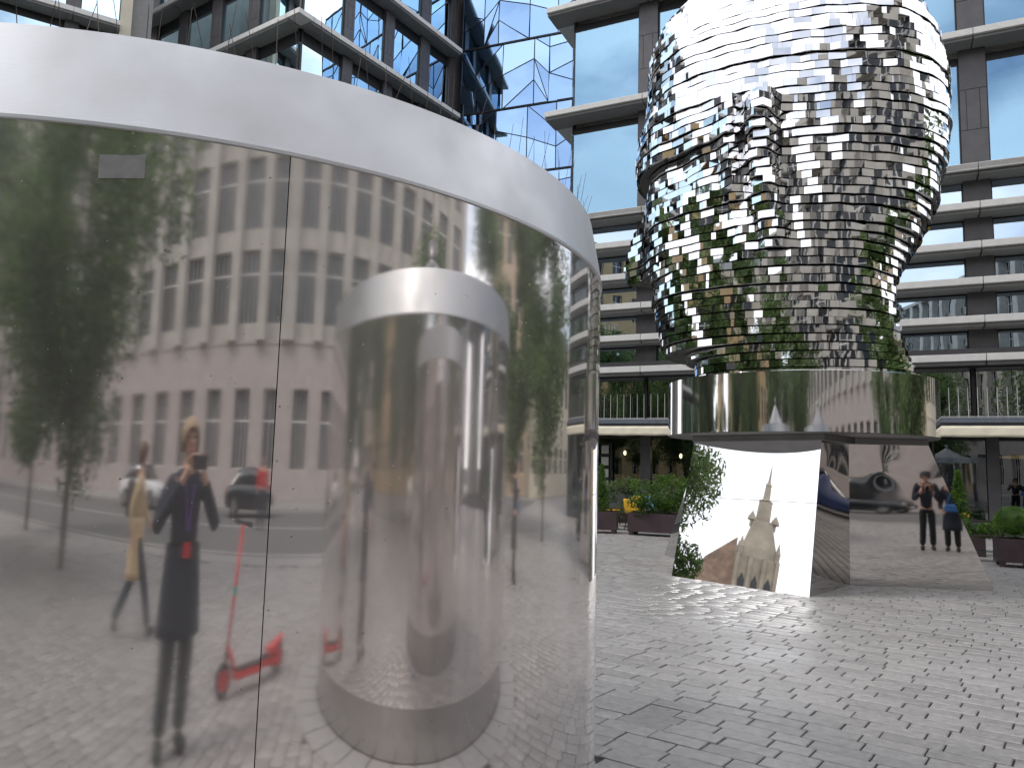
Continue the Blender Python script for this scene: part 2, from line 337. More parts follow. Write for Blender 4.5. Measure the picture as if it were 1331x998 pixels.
# ------------------------------------------------------------------ mirrored drums
def drum(loc, R, label, seam_deg, sticker=False):
    root = empty('mirror_drum', (*loc, 0), 0, label=label, cat='drum', group='round mirror clad drums on the plaza')
    segs = 96; H = 2.462; npan = 4
    for k in range(npan):
        a0 = R_(seam_deg) + k*2*math.pi/npan + .0007; a1 = a0 + 2*math.pi/npan - .0014
        vs = []; fs = []
        for i in range(segs+1):
            a = a0 + (a1-a0)*i/segs; vs += [(R*math.cos(a), R*math.sin(a), .30), (R*math.cos(a), R*math.sin(a), H)]
        for i in range(segs): fs.append((2*i, 2*i+2, 2*i+3, 2*i+1))
        MB().add(vs, fs).build('mirror_panel', M['drum'], root, True)
    MB().lathe([(R-.012,.302),(R-.012,H)], 96).build('inner_shell', M['seam'], root)
    Rb = R + .006
    MB().lathe([(R-.035,0),(R-.035,.30)], 128).build('plinth', M['plinth'], root, True)
    MB().lathe([(R-.01,H-.004),(Rb,H-.004),(Rb,H+.006)], 256).build('rim_lip', M['band'], root)
    MB().lathe([(Rb,H+.006),(Rb-.05,H+.277)], 256).build('rim_band', M['band'], root, True)
    MB().lathe([(Rb-.05,H+.277),(Rb-.12,H+.277)], 128).build('rim_top', M['band'], root)
    cone = [(R-.15,H+.2)] + [(R-.16-(R-.26)*s, H+.2+.62*s**1.9) for s in np.linspace(0,1,14)] + [(.10,H+.83),(.10,H+1.0),(0,H+1.0)]
    MB().lathe([(R-.07,H+.15),(R-.15,H+.2)], 96).build('gutter', M['dark'], root)
    MB().lathe(cone, 96).build('conical_lid', M['collar'], root, True)
    b = MB()
    for k in range(220):      # bird wire round the rim
        aa = 2*math.pi*k/220 + random.uniform(-.01,.01); rr = R - .10 + random.uniform(-.008,.008)
        p = Vector((rr*math.cos(aa), rr*math.sin(aa), H+.262)); ln = random.uniform(.12,.22)
        lean = Vector((-math.sin(aa), math.cos(aa), 0))*random.uniform(-.045,.045) + Vector((math.cos(aa), math.sin(aa), 0))*random.uniform(-.03,.05)
        b.rod(p, p + Vector((0,0,ln)) + lean, .0014, .0009, 4)
    b.build('bird_spikes', M['spike'], root)['kind'] = 'stuff'
    if sticker:
        vs = []; fs = []
        A = [(-77.00,2.381,2.318),(-73.8,2.394,2.331)]
        K = 8; rr = R + .0025
        for i in range(K+1):
            f = i/K; a = R_(A[0][0] + (A[1][0]-A[0][0])*f); jag = random.uniform(-.002,.002)
            vs += [(rr*math.cos(a), rr*math.sin(a), A[0][2]+(A[1][2]-A[0][2])*f), (rr*math.cos(a), rr*math.sin(a), A[0][1]+(A[1][1]-A[0][1])*f+jag)]
        for i in range(K): fs.append((2*i,2*i+2,2*i+3,2*i+1))
        o = MB().add(vs, fs).build('sticker_remnant', M['tape'], root); md = o.modifiers.new('s','SOLIDIFY'); md.thickness = .0015
    return root
drum((-1.5253,3.8284), 1.951, 'large near mirrored drum with brushed rim and a grey tape patch under the rim', -63.05, True)
drum((3.569,1.293), 2.0, 'second mirrored drum beside the photographer, seen only reflected in the near drum', 20)
# ------------------------------------------------------------------ sculpture
AX = Rm(20.4)*13.2
sroot = empty('layered_head_sculpture', (AX[0], AX[1], 0), R_(-20.4), label='giant mirrored head built of stacked steel layers on splayed mirror pedestal', cat='sculpture')
ca, sa = math.cos(R_(20.4)), math.sin(R_(20.4))
def loc2(x, y):      # world ground point into the sculpture's own frame (x right, y away from the viewer)
    dx, dy = x-AX[0], y-AX[1]; return (dx*ca - dy*sa, dx*sa + dy*ca)
def quadpanel(name, pts, m, n=24, thick=.03, warp=None, shrink=0):
    """bilinear panel between four corners bl, br, tr, tl"""
    bl, br, tr, tl = [Vector(p) for p in pts]; nrm = (br-bl).cross(tl-bl).normalized(); vs = []; fs = []
    for j in range(n+1):
        for i in range(n+1):
            u, v = i/n, j/n
            p = bl.lerp(br, u).lerp(tl.lerp(tr, u), v)
            if warp: p = p + nrm*warp(u, v)
            vs.append(p)
    for j in range(n):
        for i in range(n): a = j*(n+1)+i; fs.append((a, a+1, a+n+2, a+n+1))
    o = MB().add(vs, fs).build(name, m, sroot, True)
    return o
def P3(x, y, z): a = loc2(x, y); return (a[0], a[1], z)
A1, B1, C1, D1 = (2.569,12.258), (4.026,10.466), (5.12,11.72), (7.13,11.50)
def mid(p, q, t): return tuple(p[i]+(q[i]-p[i])*t for i in range(len(p)))
F1 = [P3(*A1,0), P3(*B1,0), P3(4.315,10.69,2.10), P3(2.945,12.37,2.10)]
h = .585
F1m = [mid(F1[0],F1[3],h), mid(F1[1],F1[2],h)]
quadpanel('left_front_panel', [F1[0],F1[1],F1m[1],F1m[0]], M['ped'])
e = .0035
quadpanel('left_front_panel', [mid(F1[0],F1[3],h+e),mid(F1[1],F1[2],h+e),F1[2],F1[3]], M['ped'])
quadpanel('recessed_side_panel', [P3(*B1,0), P3(*C1,0), P3(5.145,11.72,2.10), P3(4.318,10.69,2.10)], M['pedw'])
def ripple(u, v):
    w = math.exp(-((u-.38)/.13)**2-((v-.82)/.09)**2)
    return .0036*w + .0008*math.sin(16*v)*math.exp(-((v-.62)/.22)**2) + .0006*math.sin(9*u+3*v)*v
quadpanel('right_front_panel', [P3(*C1,0), P3(*D1,0), P3(6.29,11.59,2.10), P3(5.145,11.72,2.10)], M['pedw'], 60, warp=ripple)
E1, G1, H1, I1 = (7.9,13.3), (6.6,15.2), (4.2,15.6), (3.05,15.25)
T = {'D':(6.29,11.59),'E':(6.7,12.7),'G':(5.7,14.0),'H':(4.2,14.2),'I':(3.35,13.6),'A':(2.945,12.37)}
J1 = (3.25,13.2)
for a, b, ta, tb in ((D1,E1,'D','E'),(E1,G1,'E','G'),(G1,H1,'G','H'),(H1,I1,'H','I')):
    quadpanel('rear_panel', [P3(*a,0), P3(*b,0), P3(*T[b and tb],2.10), P3(*T[ta],2.10)], M['pedw'])
quadpanel('rear_panel', [P3(*I1,0), P3(*J1,0), P3(3.3,13.0,2.10), P3(*T['I'],2.10)], M['pedw'])
quadpanel('rear_panel', [P3(*J1,0), P3(*A1,0), P3(*T['A'],2.10), P3(3.3,13.0,2.10)], M['pedw'])
pts = [(F1[3][0]-.02,F1[3][1]-.03),(F1[2][0]+.03,F1[2][1]-.035)] + [P3(*T[k],0)[:2] for k in ('D','E','G','H','I')]
MB().prism([pts[0],pts[1]] + [P3(5.2,11.62,0)[:2]] + pts[2:], 2.10, 2.187).build('collar', M['collar'], sroot)
# ring under the head
RR = 2.03; vs = []
prof = [(RR-.25,2.19),(RR-.03,2.19),(RR,2.21)] + [(RR,2.21+.80*i/8) for i in range(1,9)] + [(RR-.02,3.045),(1.2,3.05)]
MB().lathe([(RR,2.20),(RR,3.04)], 240).build('base_ring', M['ring'], sroot, True)
MB().lathe([(RR,3.041),(RR-.012,3.048),(1.2,3.05)], 120).build('ring_top', M['ring'], sroot)
MB().lathe([(RR-.004,2.199),(RR-.02,2.19),(0,2.188)], 120).build('ring_bottom', M['collar'], sroot)

uL = [(3.0,-1.6),(3.46,-1.6),(3.5,-2.05),(3.83,-2.18),(4.03,-2.2),(4.44,-2.30),(4.7,-2.24),(4.85,-2.36),(5.2,-2.42),(5.98,-2.40),(6.46,-2.34),(6.6,-2.56),(7.05,-2.58),(7.5,-2.46),(8.25,-2.40),(8.83,-2.30),(9.25,-2.08),(9.6,-1.72),(9.9,-1.25),(10.2,-.55)]
uR = [(3.0,1.76),(3.2,1.73),(3.4,1.66),(3.77,1.55),(4.26,1.49),(4.63,1.49),(4.93,1.60),(5.35,1.86),(5.82,2.08),(6.43,2.25),(7.05,2.31),(7.81,2.30),(8.35,2.2),(8.91,2.0),(9.37,1.68),(9.8,1.15),(10.2,.5)]
nosep = [(4.8,0),(4.86,.46),(5.2,.48),(5.7,.34),(6.0,.16),(6.3,0)]
earp = [(4.75,0),(4.95,.12),(5.2,.16),(5.9,.17),(6.4,.24),(6.8,.28),(7.0,.16),(7.12,0)]
depth = [(3.0,1.42),(3.45,1.42),(3.6,1.5),(4.3,1.55),(5.0,1.72),(6.0,1.86),(7.0,1.98),(8.0,1.98),(8.8,1.78),(9.4,1.4),(9.9,.9),(10.2,.4)]
def ip(tab, z): return float(np.interp(z, [a for a,_ in tab], [b for _,b in tab]))
def outline(z, tw, n=240):
    a0, a1 = ip(uL, z), ip(uR, z); uc, a = (a0+a1)/2, (a1-a0)/2; b = ip(depth, z); nb = ip(nosep, z) if 4.8 < z < 6.3 else 0; eb = ip(earp, z) if 4.75 < z < 7.12 else 0
    P = []
    for i in range(n):
        ph = 2*math.pi*i/n; c, s = math.cos(ph), math.sin(ph)
        ex = 2/2.25
        u = uc + a*math.copysign(abs(c)**ex, c); w = b*math.copysign(abs(s)**ex, s)    # w < 0 faces the viewer
        if c < 0: u -= nb*math.exp(-(w/.30)**2)
        if abs(s) > .2:
            uu = u + .38 + .10*(z-5.9)
            e_ = eb*2.1*math.exp(-(uu/.22)**4) - .16*(eb > 0)*math.exp(-((uu+.42)/.15)**2) + (.05*math.sin(6*u+2.5*z) if z > 4.2 else 0)
            w += math.copysign(e_, s)
            # temple hollow and cheek
            if c < .2: w -= math.copysign(.16*math.exp(-((u+1.75)/.4)**2)*math.exp(-((z-6.3)/.5)**2) - .07*math.exp(-((u+1.5)/.5)**2)*math.exp(-((z-5.2)/.6)**2), s)
        k = 1 + (.008*math.sin(5*ph + z*1.6) + .005*math.sin(9*ph - z*2.0))*(z > 4.0)
        u, w = uc+(u-uc)*k, w*k
        u, w = u*math.cos(tw)-w*math.sin(tw), u*math.sin(tw)+w*math.cos(tw)
        P.append((u, w))
    return np.array(P)
LH = .1205; allp = []; layers = []; zk = 3.052; k = 0
tw = 0
while zk < 10.1:
    zc = zk + LH/2
    tw = R_(2.0*math.sin(zc*1.9) + random.uniform(-.8,.8)) if zc > 3.6 else 0
    O = outline(zc, tw); 
    if zc > 3.6: O = O + np.array([random.uniform(-.026,.026), random.uniform(-.038,.038)])
    lay = MB(); cen = O.mean(0); I = cen + (O-cen)*(1-.055/np.hypot(*(O-cen).T)[:,None])
    I2 = I[::2]
    lay.prism([tuple(p) for p in I2], zk+.004, zk+LH-.012)
    lo = lay.build('steel_layer', M['core'], sroot); layers.append(lo)
    # plates round the edge
    d = np.hypot(*(np.roll(O,-1,0)-O).T); cum = np.concatenate([[0], np.cumsum(d)]); tot = cum[-1]
    OO = np.vstack([O, O[:1]]); at = lambda s: np.array([np.interp(s % tot, cum, OO[:,0]), np.interp(s % tot, cum, OO[:,1])])
    s = random.uniform(0,.2)+0; end = s + tot
    jit = float(np.interp(zc, [3.1,4.2,5.0,7.5,9], [.04,.12,.40,.85,1.2]))
    while s < end - .05:
        l = min(random.choice([.05,.07,.10,.14,.19,.25]), end - s)
        p, q = at(s), at(s+l-.002); s += l
        t_ = q-p; ln = np.hypot(*t_); 
        if ln < .02: continue
        t_ /= ln; nr = np.array([t_[1], -t_[0]])
        off = random.gauss(0,.002)*jit; y1 = random.gauss(0,.0012)*jit*ln/.15
        if random.random() < (.10*jit if not (p[0] < -.9 and zc > 6.5) else .05): y1 += random.choice((-1,1))*ln*random.uniform(.02,.07)
        ti = random.gauss(0,.0006)*jit; hh = LH - .017
        p2 = p + nr*(off+y1); q2 = q + nr*(off-y1)
        z0 = zk + random.gauss(0,.0015)*jit; z1 = z0 + hh
        f = [(*p2,z0),(*q2,z0),(*(q2-nr*ti),z1),(*(p2-nr*ti),z1)]
        bk = [(*(p-nr*.045),z0),(*(q-nr*.045),z0),(*(q-nr*.045),z1),(*(p-nr*.045),z1)]
        allp.append((k, np.array(f+bk), nr, ln*hh))
    zk += LH; k += 1
FC = [(0,1,2,3),(4,0,3,7),(1,5,6,2),(3,2,6,7),(4,5,1,0)]
eye = np.array([*loc2(0,0), 1.6]); sc = []
for kk, f, nr, ar in allp:
    c = f.mean(0); v = eye - c; D = np.linalg.norm(v); cs = (nr @ v[:2])/D
    # inside the frame?  (the crown rises out of the top of it)
    sc.append(ar*max(cs,0)/D**2 if cs > .15 and c[2] < 9.3 else 0)
order = np.argsort(-np.array(sc)); bigset = set(order[:300].tolist())
rest = MB()
for i, (kk, f, nr, ar) in enumerate(allp):
    if i in bigset:
        c = f.mean(0); o = MB().add(f-c, FC).build('mirror_plate', M['head_obj'] if 'head_obj' in M else M['head'], layers[kk]); o.location = c
    else: rest.add(f, FC)
o = rest.build('small_mirror_plates', M['head'], sroot); o['kind'] = 'stuff'
# ------------------------------------------------------------------ glass office blocks
def office(root, s0, s1, ledges, pillars, glassm, gy=.8, ground=False, left_return=False, lz=.2, bays=None, interior=True, headband=.42):
    """ledges: (z_top, thickness, kind). pillars: list of (s_a, s_b). local x along, y into the block."""
    wide = [(s0, pillars[0][0])] + [(pillars[i][1], pillars[i+1][0]) for i in range(len(pillars)-1)] + [(pillars[-1][1], s1)]
    wide = [w for w in wide if w[1]-w[0] > .15]
    joints = [s0-(.82 if left_return else 0)] + [(a+b)/2 for a, b in pillars if s0 < (a+b)/2 < s1] + [s1]
    for z, th in ledges:
        for a, b in zip(joints[:-1], joints[1:]):
            if b - a < .3: continue
            l = MB().box(a+.008, 0, z-th, b-.008, gy+.25, z, 0).build('ledge', M['ledge'], root, bevel=.012)
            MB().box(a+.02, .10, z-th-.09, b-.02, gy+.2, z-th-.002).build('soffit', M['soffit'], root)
    zs = sorted([z for z, _ in ledges])
    for zb, zt in zip(zs[:-1], zs[1:]):
        th = dict((z, t) for z, t in ledges)[zt]; tall = zt-zb > 2
        top = zt - th - .09
        for a, b in wide:
            hb = headband if tall else .06
            MB().box(a+.02, gy+.02, zb+.05, b-.02, gy+.045, top-hb).build('window_pane', glassm, root)
            fr = MB(); fw = .035
            fr.box(a, gy-.03, zb, b, gy+.10, zb+.05); fr.box(a, gy+.06, top-hb, b, gy+.12, top)
            fr.box(a, gy-.03, zb+.05, a+fw, gy+.10, top-hb); fr.box(b-fw, gy-.03, zb+.05, b, gy+.10, top-hb)
            fr.build('window_frame', M['dark2'], root)
        for a, b in pillars:
            if a < s0-.01 or b > s1+.01: continue
            if tall:
                h3 = (top-zb)/3; y0 = gy-.12; w3 = (b-a)
                for (xa,xb,za,zz) in ((a,b,zb,zb+h3),(a,a+w3*.24,zb+h3,zb+2*h3),(a+w3*.24,a+w3*.74,zb+h3,zb+2*h3),(a+w3*.74,b,zb+h3,zb+2*h3),(a,b,zb+2*h3,top)):
                    MB().box(xa+.008, y0, za+.008, xb-.008, gy+.4, zz-.008).build('pillar_panel', M['dark'], root)
                MB().box(a+.01, y0+.03, zb, b-.01, gy+.38, top).build('pillar_core', M['dark2'], root)
            else:
                MB().box(a, gy-.12, zb, b, gy+.4, top).build('pillar_panel', M['dark'], root)
    z0, z1 = zs[0], zs[-1]
    if interior:
        b = MB(); b.box(s0+.1, gy+4.2, z0, s1-.1, gy+4.4, z1)
        for z in zs:
            pass
        b.build('interior_wall', M['inside'], root)
RB = (3.04, 26.0); rz_rb = -R_(26.4)
block = empty('office_block', (*RB, 0), rz_rb, label='dark glass office block with pale ledges rising behind the layered head', cat='building')
pil = [(1.0,1.7),(5.95,6.65),(10.87,11.57),(15.8,16.5)]
S0, S1 = -1.55, 17.0
office(block, S0, S1, [(10.59,.2),(14.64,.2),(18.7,.2),(22.75,.2)], pil, M['winup'], left_return=True)
office(block, S0, S1, [(5.10,.2),(6.18,.2),(7.27,.2),(8.31,.2),(9.46,.2),(10.585,.18)], pil, M['winlo'], left_return=True)
# floor slabs, side return, roof
for z in (3.45, 6.9, 10.45, 14.5, 18.55):
    MB().box(S0+.12, .86, z-.3, S1-.1, 6.8, z-.02).build('floor_slab', M['inside'], block)
MB().box(S0, 7.0, 2.9, S1, 14, 22.7).build('rear_mass', M['dark'], block)
for z0_, z1_ in ((5.1,10.3),(10.62,14.3),(14.67,18.4),(18.73,22.4)):
    MB().box(S0-.03, .84, z0_, S0-.005, 7.0, z1_).build('side_pane', M['winup'], block)
MB().box(S1, .8, 0, S1+.2, 7, 22.7).build('side_wall', M['dark'], block)
for z in (5.1,7.27,10.59,14.64,18.7,22.75):
    MB().box(S0-.82, .255, z-.2, S0+.0, 7, z-.003).build('ledge', M['ledge'], block, bevel=.01)
# dark fascia above first floor ledge
MB().box(S0-.02, .55, 5.105, S1, .76, 5.33).build('fascia', M['dark'], block)
# first floor: recessed glass with a line of thin rods, canopies
for a, b in [(S0,1.25),(1.35,5.95),(6.6,10.9),(11.0,13.9),(14.0,S1)]:
    MB().box(a+.03, .9, 3.45, b-.03, .93, 4.78).build('window_pane', M['balc'], block)
for x in (1.3,6.3,10.95,13.95): MB().box(x-.05,.86,3.4,x+.05,.99,4.8).build('mullion', M['dark2'], block)
rods = [S0+.1+i*.235 for i in range(int((S1-S0-.2)/.235))]
for x in rods: MB().rod((x,.42,3.3),(x,.42,4.2+.0),.009,.009,6).build('balcony_rod', M['ledge'], block)
MB().box(S0,.38,3.26,S1,.9,3.34).build('balcony_floor', M['blue'], block)
MB().box(S0, .42, 4.76, S1, 1.3, 4.82).build('first_floor_ceiling', M['dark2'], block)
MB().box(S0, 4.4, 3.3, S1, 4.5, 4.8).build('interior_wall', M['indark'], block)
def canopy(a, b):
    r = empty('awning', (0,0,0), 0)
    v = [(a,-.35),(b,-.35),(b,.8),(a-.55,.8)]
    MB().prism(v, 3.16, 3.25).build('awning_lip', M['blue'], block)
    v2 = [(a+.04,-.31),(b,-.31),(b,.8),(a-.48,.8)]
    MB().prism(v2, 3.075, 3.158).build('awning_lip', M['dark'], block)
    n = 40; vs = []; fs = []
    path = [(a-.50,.78),(a+.02,-.33),(b,-.33)]
    pts = []
    for q in range(12): f=q/12; pts.append((path[0][0]+(path[1][0]-path[0][0])*f, path[0][1]+(path[1][1]-path[0][1])*f))
    for q in range(n+1): f=q/n; pts.append((path[1][0]+(path[2][0]-path[1][0])*f, path[1][1]))
    for i,(x,y) in enumerate(pts):
        for j in range(5): vs.append((x, y+.012*math.sin(i*1.7+j), 3.07-.30*j/4+(.006*math.sin(i*.9) if j==4 else 0)))
    for i in range(len(pts)-1):
        for j in range(4): c0=i*5+j; fs.append((c0,c0+5,c0+6,c0+1))
    o = MB().add(vs,fs).build('awning_valance', M['awning'], block, True); s_=o.modifiers.new('s','SOLIDIFY'); s_.thickness=.01
    bpy.data.objects.remove(r)
canopy(-3.2, 2.55); canopy(9.35, S1)
MB().box(2.9,.3,3.05,9.0,.8,3.2).build('canopy_lip', M['dark2'], block)
# ground floor
for a, b in [(S0,1.16),(1.5,5.9),(6.1,8.7),(8.82,9.85),(9.9,11.2),(11.5,13.9),(14.0,S1)]:
    MB().box(a+.02,.86,.06,b-.02,.885,2.8).build('shop_window', M['shop'], block)
for a, b in [(1.16,1.5),(5.9,6.1),(8.7,8.82),(9.85,9.9),(11.2,11.5),(13.9,14.0)]:
    MB().box(a,.74,0,b,.98,2.98).build('shop_mullion', M['dark'], block)
MB().box(S0,.8,2.8,S1,1.1,3.1).build('shop_header', M['dark2'], block)
MB().box(S0,.8,0,S1,.95,.055).build('threshold', M['dark'], block)
MB().box(S0,.98,.0,S1,6.9,.03).build('shop_floor', M['tabletop'], block)
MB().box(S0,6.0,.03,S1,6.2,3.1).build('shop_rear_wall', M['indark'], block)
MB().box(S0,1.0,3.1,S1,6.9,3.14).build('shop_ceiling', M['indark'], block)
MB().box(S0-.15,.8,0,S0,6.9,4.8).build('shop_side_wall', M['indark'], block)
MB().box(2.3,4.6,.03,5.2,5.2,1.15).build('bar_counter', M['wood'], block)
for x in (2.35,2.62,2.9): MB().box(x,3.9,.4,x+.05,3.95,2.6).build('glowing_wood_post', M['glowwood'], block)  # plain wood posts, lamplight on them put in as a faint glow
MB().rod((10.55,2.4,.03),(10.55,2.4,2.6),.09,.09,16).build('round_column', M['white'], block)
MB().rod((11.9,2.2,3.6+7.1),(11.9,2.2,3.6+10),.16).build('round_column', M['white'], block)
MB().rod((.15,2.0,10.7),(.15,2.0,14.2),.16,.16,20).build('round_column', M['white'], block)
MB().rod((.15,2.0,14.7),(.15,2.0,18.2),.16,.16,20).build('round_column', M['white'], block)
def world(root_loc, rz, x, y, z=0):
    c, s = math.cos(rz), math.sin(rz); return (root_loc[0]+x*c-y*s, root_loc[1]+x*s+y*c, z)
# lettering on a first band window
def text(body, size, m, parent, loc, rot):
    cu = bpy.data.curves.new(body, 'FONT'); cu.body = body; cu.size = size; cu.extrude = .004; cu.align_x = 'LEFT'
    to = bpy.data.objects.new('tmp', cu); COL.objects.link(to); dg = bpy.context.evaluated_depsgraph_get(); me = bpy.data.meshes.new_from_object(to.evaluated_get(dg))
    bpy.data.objects.remove(to); me.materials.clear(); me.materials.append(m)
    o = bpy.data.objects.new('lettering', me); COL.objects.link(o); o.parent = parent; o.location = loc; o.rotation_euler = rot; return o
text('The', .34, M['white'], block, (-.25,.79,6.55), (R_(90),0,0))
# pendants and lamps inside (things that hang in the block)
def pendant(x, y, zc, ztop, kind, label, cat='lamp'):
    p = world(RB, rz_rb, x, y, zc); r = empty('pendant_lamp', p, rz_rb, label=label, cat=cat)
    MB().rod((0,0,.08),(0,0,ztop-zc),.008,.008,6).build('cord', M['dark2'], r)
    if kind == 'bulb': MB().ball((0,0,0),.055,.055,.09).build('bulb', M['bulb'], r, True)
    elif kind == 'disc':
        MB().lathe([(0,.05),(.25,.045),(.52,0),(.50,-.03),(.2,-.05),(0,-.05)],28).build('shade', M['glowwood'], r, True)
    elif kind == 'dome':
        MB().lathe([(.02,.16),(.06,.12),(.16,0),(.15,-.005),(.05,.1)],20).build('shade', M['white'], r, True); MB().ball((0,0,.0),.05).build('bulb', M['coolbulb'], r, True)
    return r
pendant(-.15,3.1,2.28,3.1,'bulb','warm bulb hanging in the restaurant window left of the pedestal, nearer the drum')
pendant(1.95,3.1,2.20,3.1,'bulb','warm bulb hanging in the restaurant, right of the dark door post')
pendant(12.2,2.6,2.32,3.1,'disc','wooden disc lamp hanging behind the right restaurant window, lower one')
pendant(12.9,1.8,2.52,3.1,'disc','wooden disc lamp at the picture edge, higher one')
pendant(9.6,2.4,7.38,8.2,'dome','white dome lamp hanging low in the middle band window right of the head')
pendant(.2,2.4,6.22,7.0,'dome','white dome lamp in the band window under the window lettering')
pendant(-.3,2.6,5.95,6.5,'dome','white dome lamp low in the lowest band window by the drum')
pendant(1.0,2.0,17.4,18.2,'bulb','small bright lamp at the ceiling of the upper corner window')
r = empty('table_lamp', world(RB, rz_rb, .75, 1.9, 14.7), label='white table lamp with cone shade standing in the upper corner window', cat='lamp')
MB().rod((0,0,0),(0,0,1.1),.02).build('stem', M['white'], r); MB().lathe([(.13,1.45),(.27,1.1)],20).build('lamp_shade', M['white'], r, True); MB().rod((0,0,0),(0,0,.03),.15,.15,16).build('base', M['white'], r)
# curtains in the top windows
for a, b in ((6.8,10.7),(11.7,15.6)):
    pts = [(a+(b-a)*i/120, 1.25+.05*math.sin(i*1.9)) for i in range(121)]; vs=[]; 
    for x,y in pts: vs += [(x,y,14.7),(x,y,18.3)]
    MB().add(vs,[(2*i,2*i+2,2*i+3,2*i+1) for i in range(120)]).build('curtain', M['white'], block, True)
# left wing, turned corner towards the square
WR = (-10.44, 34.0)
rzR = math.atan2(.839,.545); rzL = math.atan2(-.565,.825)
wing = empty('glass_wing', (*WR, 0), 0, label='glass office wing with a pointed corner, beyond the drum, ledges meeting at the corner', cat='building')
fr = empty('wing_face', (0,0,0), rzR); fr.parent = wing
fl = empty('wing_face', (0,0,0), rzL); fl.parent = wing
Lw = [(10.6,.25),(14.65,.25),(18.75,.25),(22.85,.25),(26.98,.25),(31.1,.25)]
MB().box(12.9,.7,0,14.6,1.3,31).build('end_wall', M['dark'], fr)
office(fr, .85, 12.9, Lw, [(3.65,4.34),(6.69,7.42),(9.69,10.52),(12.4,12.9)], M['winwing'], .9, interior=False, headband=.7)
office(fl, -15.0, -.85, Lw, [(-14.2,-13.5),(-11.3,-10.5),(-8.2,-7.3),(-5.0,-4.1)], M['winwing'], .9, interior=False, headband=.7)
for z, th in Lw:
    MB().prism([(0,0),(1.0*.545+.0,1.0*.839),(1.0*.545-1.0*.839,1.0*.839+1.0*.545),(-1.0*.825,1.0*.565)], z-th+.002, z-.002).build('corner_ledge', M['ledge'], wing)
q1 = Matrix.Rotation(rzR,4,'Z') @ Vector((12.6,5,0)); q2 = Matrix.Rotation(rzL,4,'Z') @ Vector((-14.6,5,0)); q3 = Matrix.Rotation(rzL,4,'Z') @ Vector((-14.6,16,0)); q0 = Matrix.Rotation(rzR,4,'Z') @ Vector((5.2,5.2,0)); q4 = Matrix.Rotation(rzR,4,'Z') @ Vector((12.6,16,0))
MB().prism([(q0.x,q0.y),(q1.x,q1.y),(q4.x,q4.y),(q3.x,q3.y),(q2.x,q2.y)], 0, 31).build('inner_core', M['inside'], wing)
for z,_ in Lw[:-1]:
    c0 = Matrix.Rotation(rzR,4,'Z') @ Vector((1.1,1.1,0)); c1 = Matrix.Rotation(rzR,4,'Z') @ Vector((12.7,1.1,0)); c2 = Matrix.Rotation(rzL,4,'Z') @ Vector((-14.8,1.1,0))
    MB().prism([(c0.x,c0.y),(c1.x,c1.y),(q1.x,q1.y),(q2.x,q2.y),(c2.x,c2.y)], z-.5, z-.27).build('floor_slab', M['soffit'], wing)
# faceted glass wall between the wing and the block
cw = empty('faceted_glass_wall', (-3.59,44.9,0), math.atan2(42.25-44.9, 3.09+3.59), label='blue wall of crystal shaped glass facets between wing and office block', cat='building')
cols = [0,.95,2.75,4.75,5.7,7.15]
polys = [[(4,1),(5,1),(5,.855),(4,.82)],[(4,.82),(5,.855),(5,.56),(4,.43)],[(4,.43),(5,.56),(5,.28)],[(4,.43),(5,.28),(5,0),(4,0)],
 [(3,1),(4,1),(4,.82)],[(3,1),(4,.82),(4,.43),(3,.685)],[(3,.685),(4,.43),(4,0)],[(3,.685),(4,0),(3,.37)],[(3,.37),(4,0),(3,0)],
 [(2,1),(3,1),(3,.685),(2,.52)],[(2,.52),(3,.685),(3,.37),(2,0)],[(2,0),(3,.37),(3,0)],
 [(1,1),(2,1),(1,.585)],[(1,.585),(2,1),(2,.52),(1,.327)],[(1,.327),(2,.52),(2,0),(1,0)],
 [(0,1),(1,1),(1,.585),(0,.88)],[(0,.88),(1,.585),(1,.327),(0,.46)],[(0,.46),(1,.327),(1,0),(0,0)]]
lev = [6.4,10.5,14.6,18.75,22.85,27.0,31.2,35.4]; bars = MB(); dv = {}
for fi in range(len(lev)-1):
    for rep in range(2):
        for poly in polys:
            fl_ = (fi + rep) % 2
            vs = []
            for ci, tt in poly:
                if fl_ and fi != 4: x = 7.15 - cols[ci]; t2 = tt
                else: x = cols[ci]; t2 = tt
                x += rep*7.15; key = (round(x,2), fi, round(t2,3))
                if t2 in (0,1): dd = 0 if True else 0
                else:
                    if key not in dv: dv[key] = random.uniform(-.04,.05)
                    dd = dv[key]
                vs.append(Vector((x, dd, lev[fi]+(lev[fi+1]-lev[fi])*t2)))
            c = sum(vs, Vector())/len(vs)
            n_ = len(vs)
            tri = [(0,i,i+1) for i in range(1,n_-1)]
            w = [c+(v-c)*.985 for v in vs]
            # each facet a slightly tilted flat sheet
            nn_ = (w[1]-w[0]).cross(w[2]-w[0]).normalized()
            w = [v - nn_*((v-w[0]).dot(nn_)) for v in w]
            b = MB(); b.add(w + [v+Vector((0,.03,0)) for v in w], [tuple(range(n_))[::-1], tuple(range(n_,2*n_))] + [(i,(i+1)%n_,n_+(i+1)%n_,n_+i) for i in range(n_)])
            b.build('glass_facet', M[random.choice(('crystal','crystal2'))], cw)
            for i in range(n_): 
                a_, b_ = vs[i], vs[(i+1)%n_]; bars.rod(a_, b_, .032 if abs(a_.z-b_.z)>.01 or a_.y or b_.y else .08, None, 4)
bars.build('mullions', M['dark2'], cw)
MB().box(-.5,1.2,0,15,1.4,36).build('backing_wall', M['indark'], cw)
for z in lev: MB().box(0,.4,z-.2,14.3,1.2,z).build('floor_slab', M['inside'], cw)
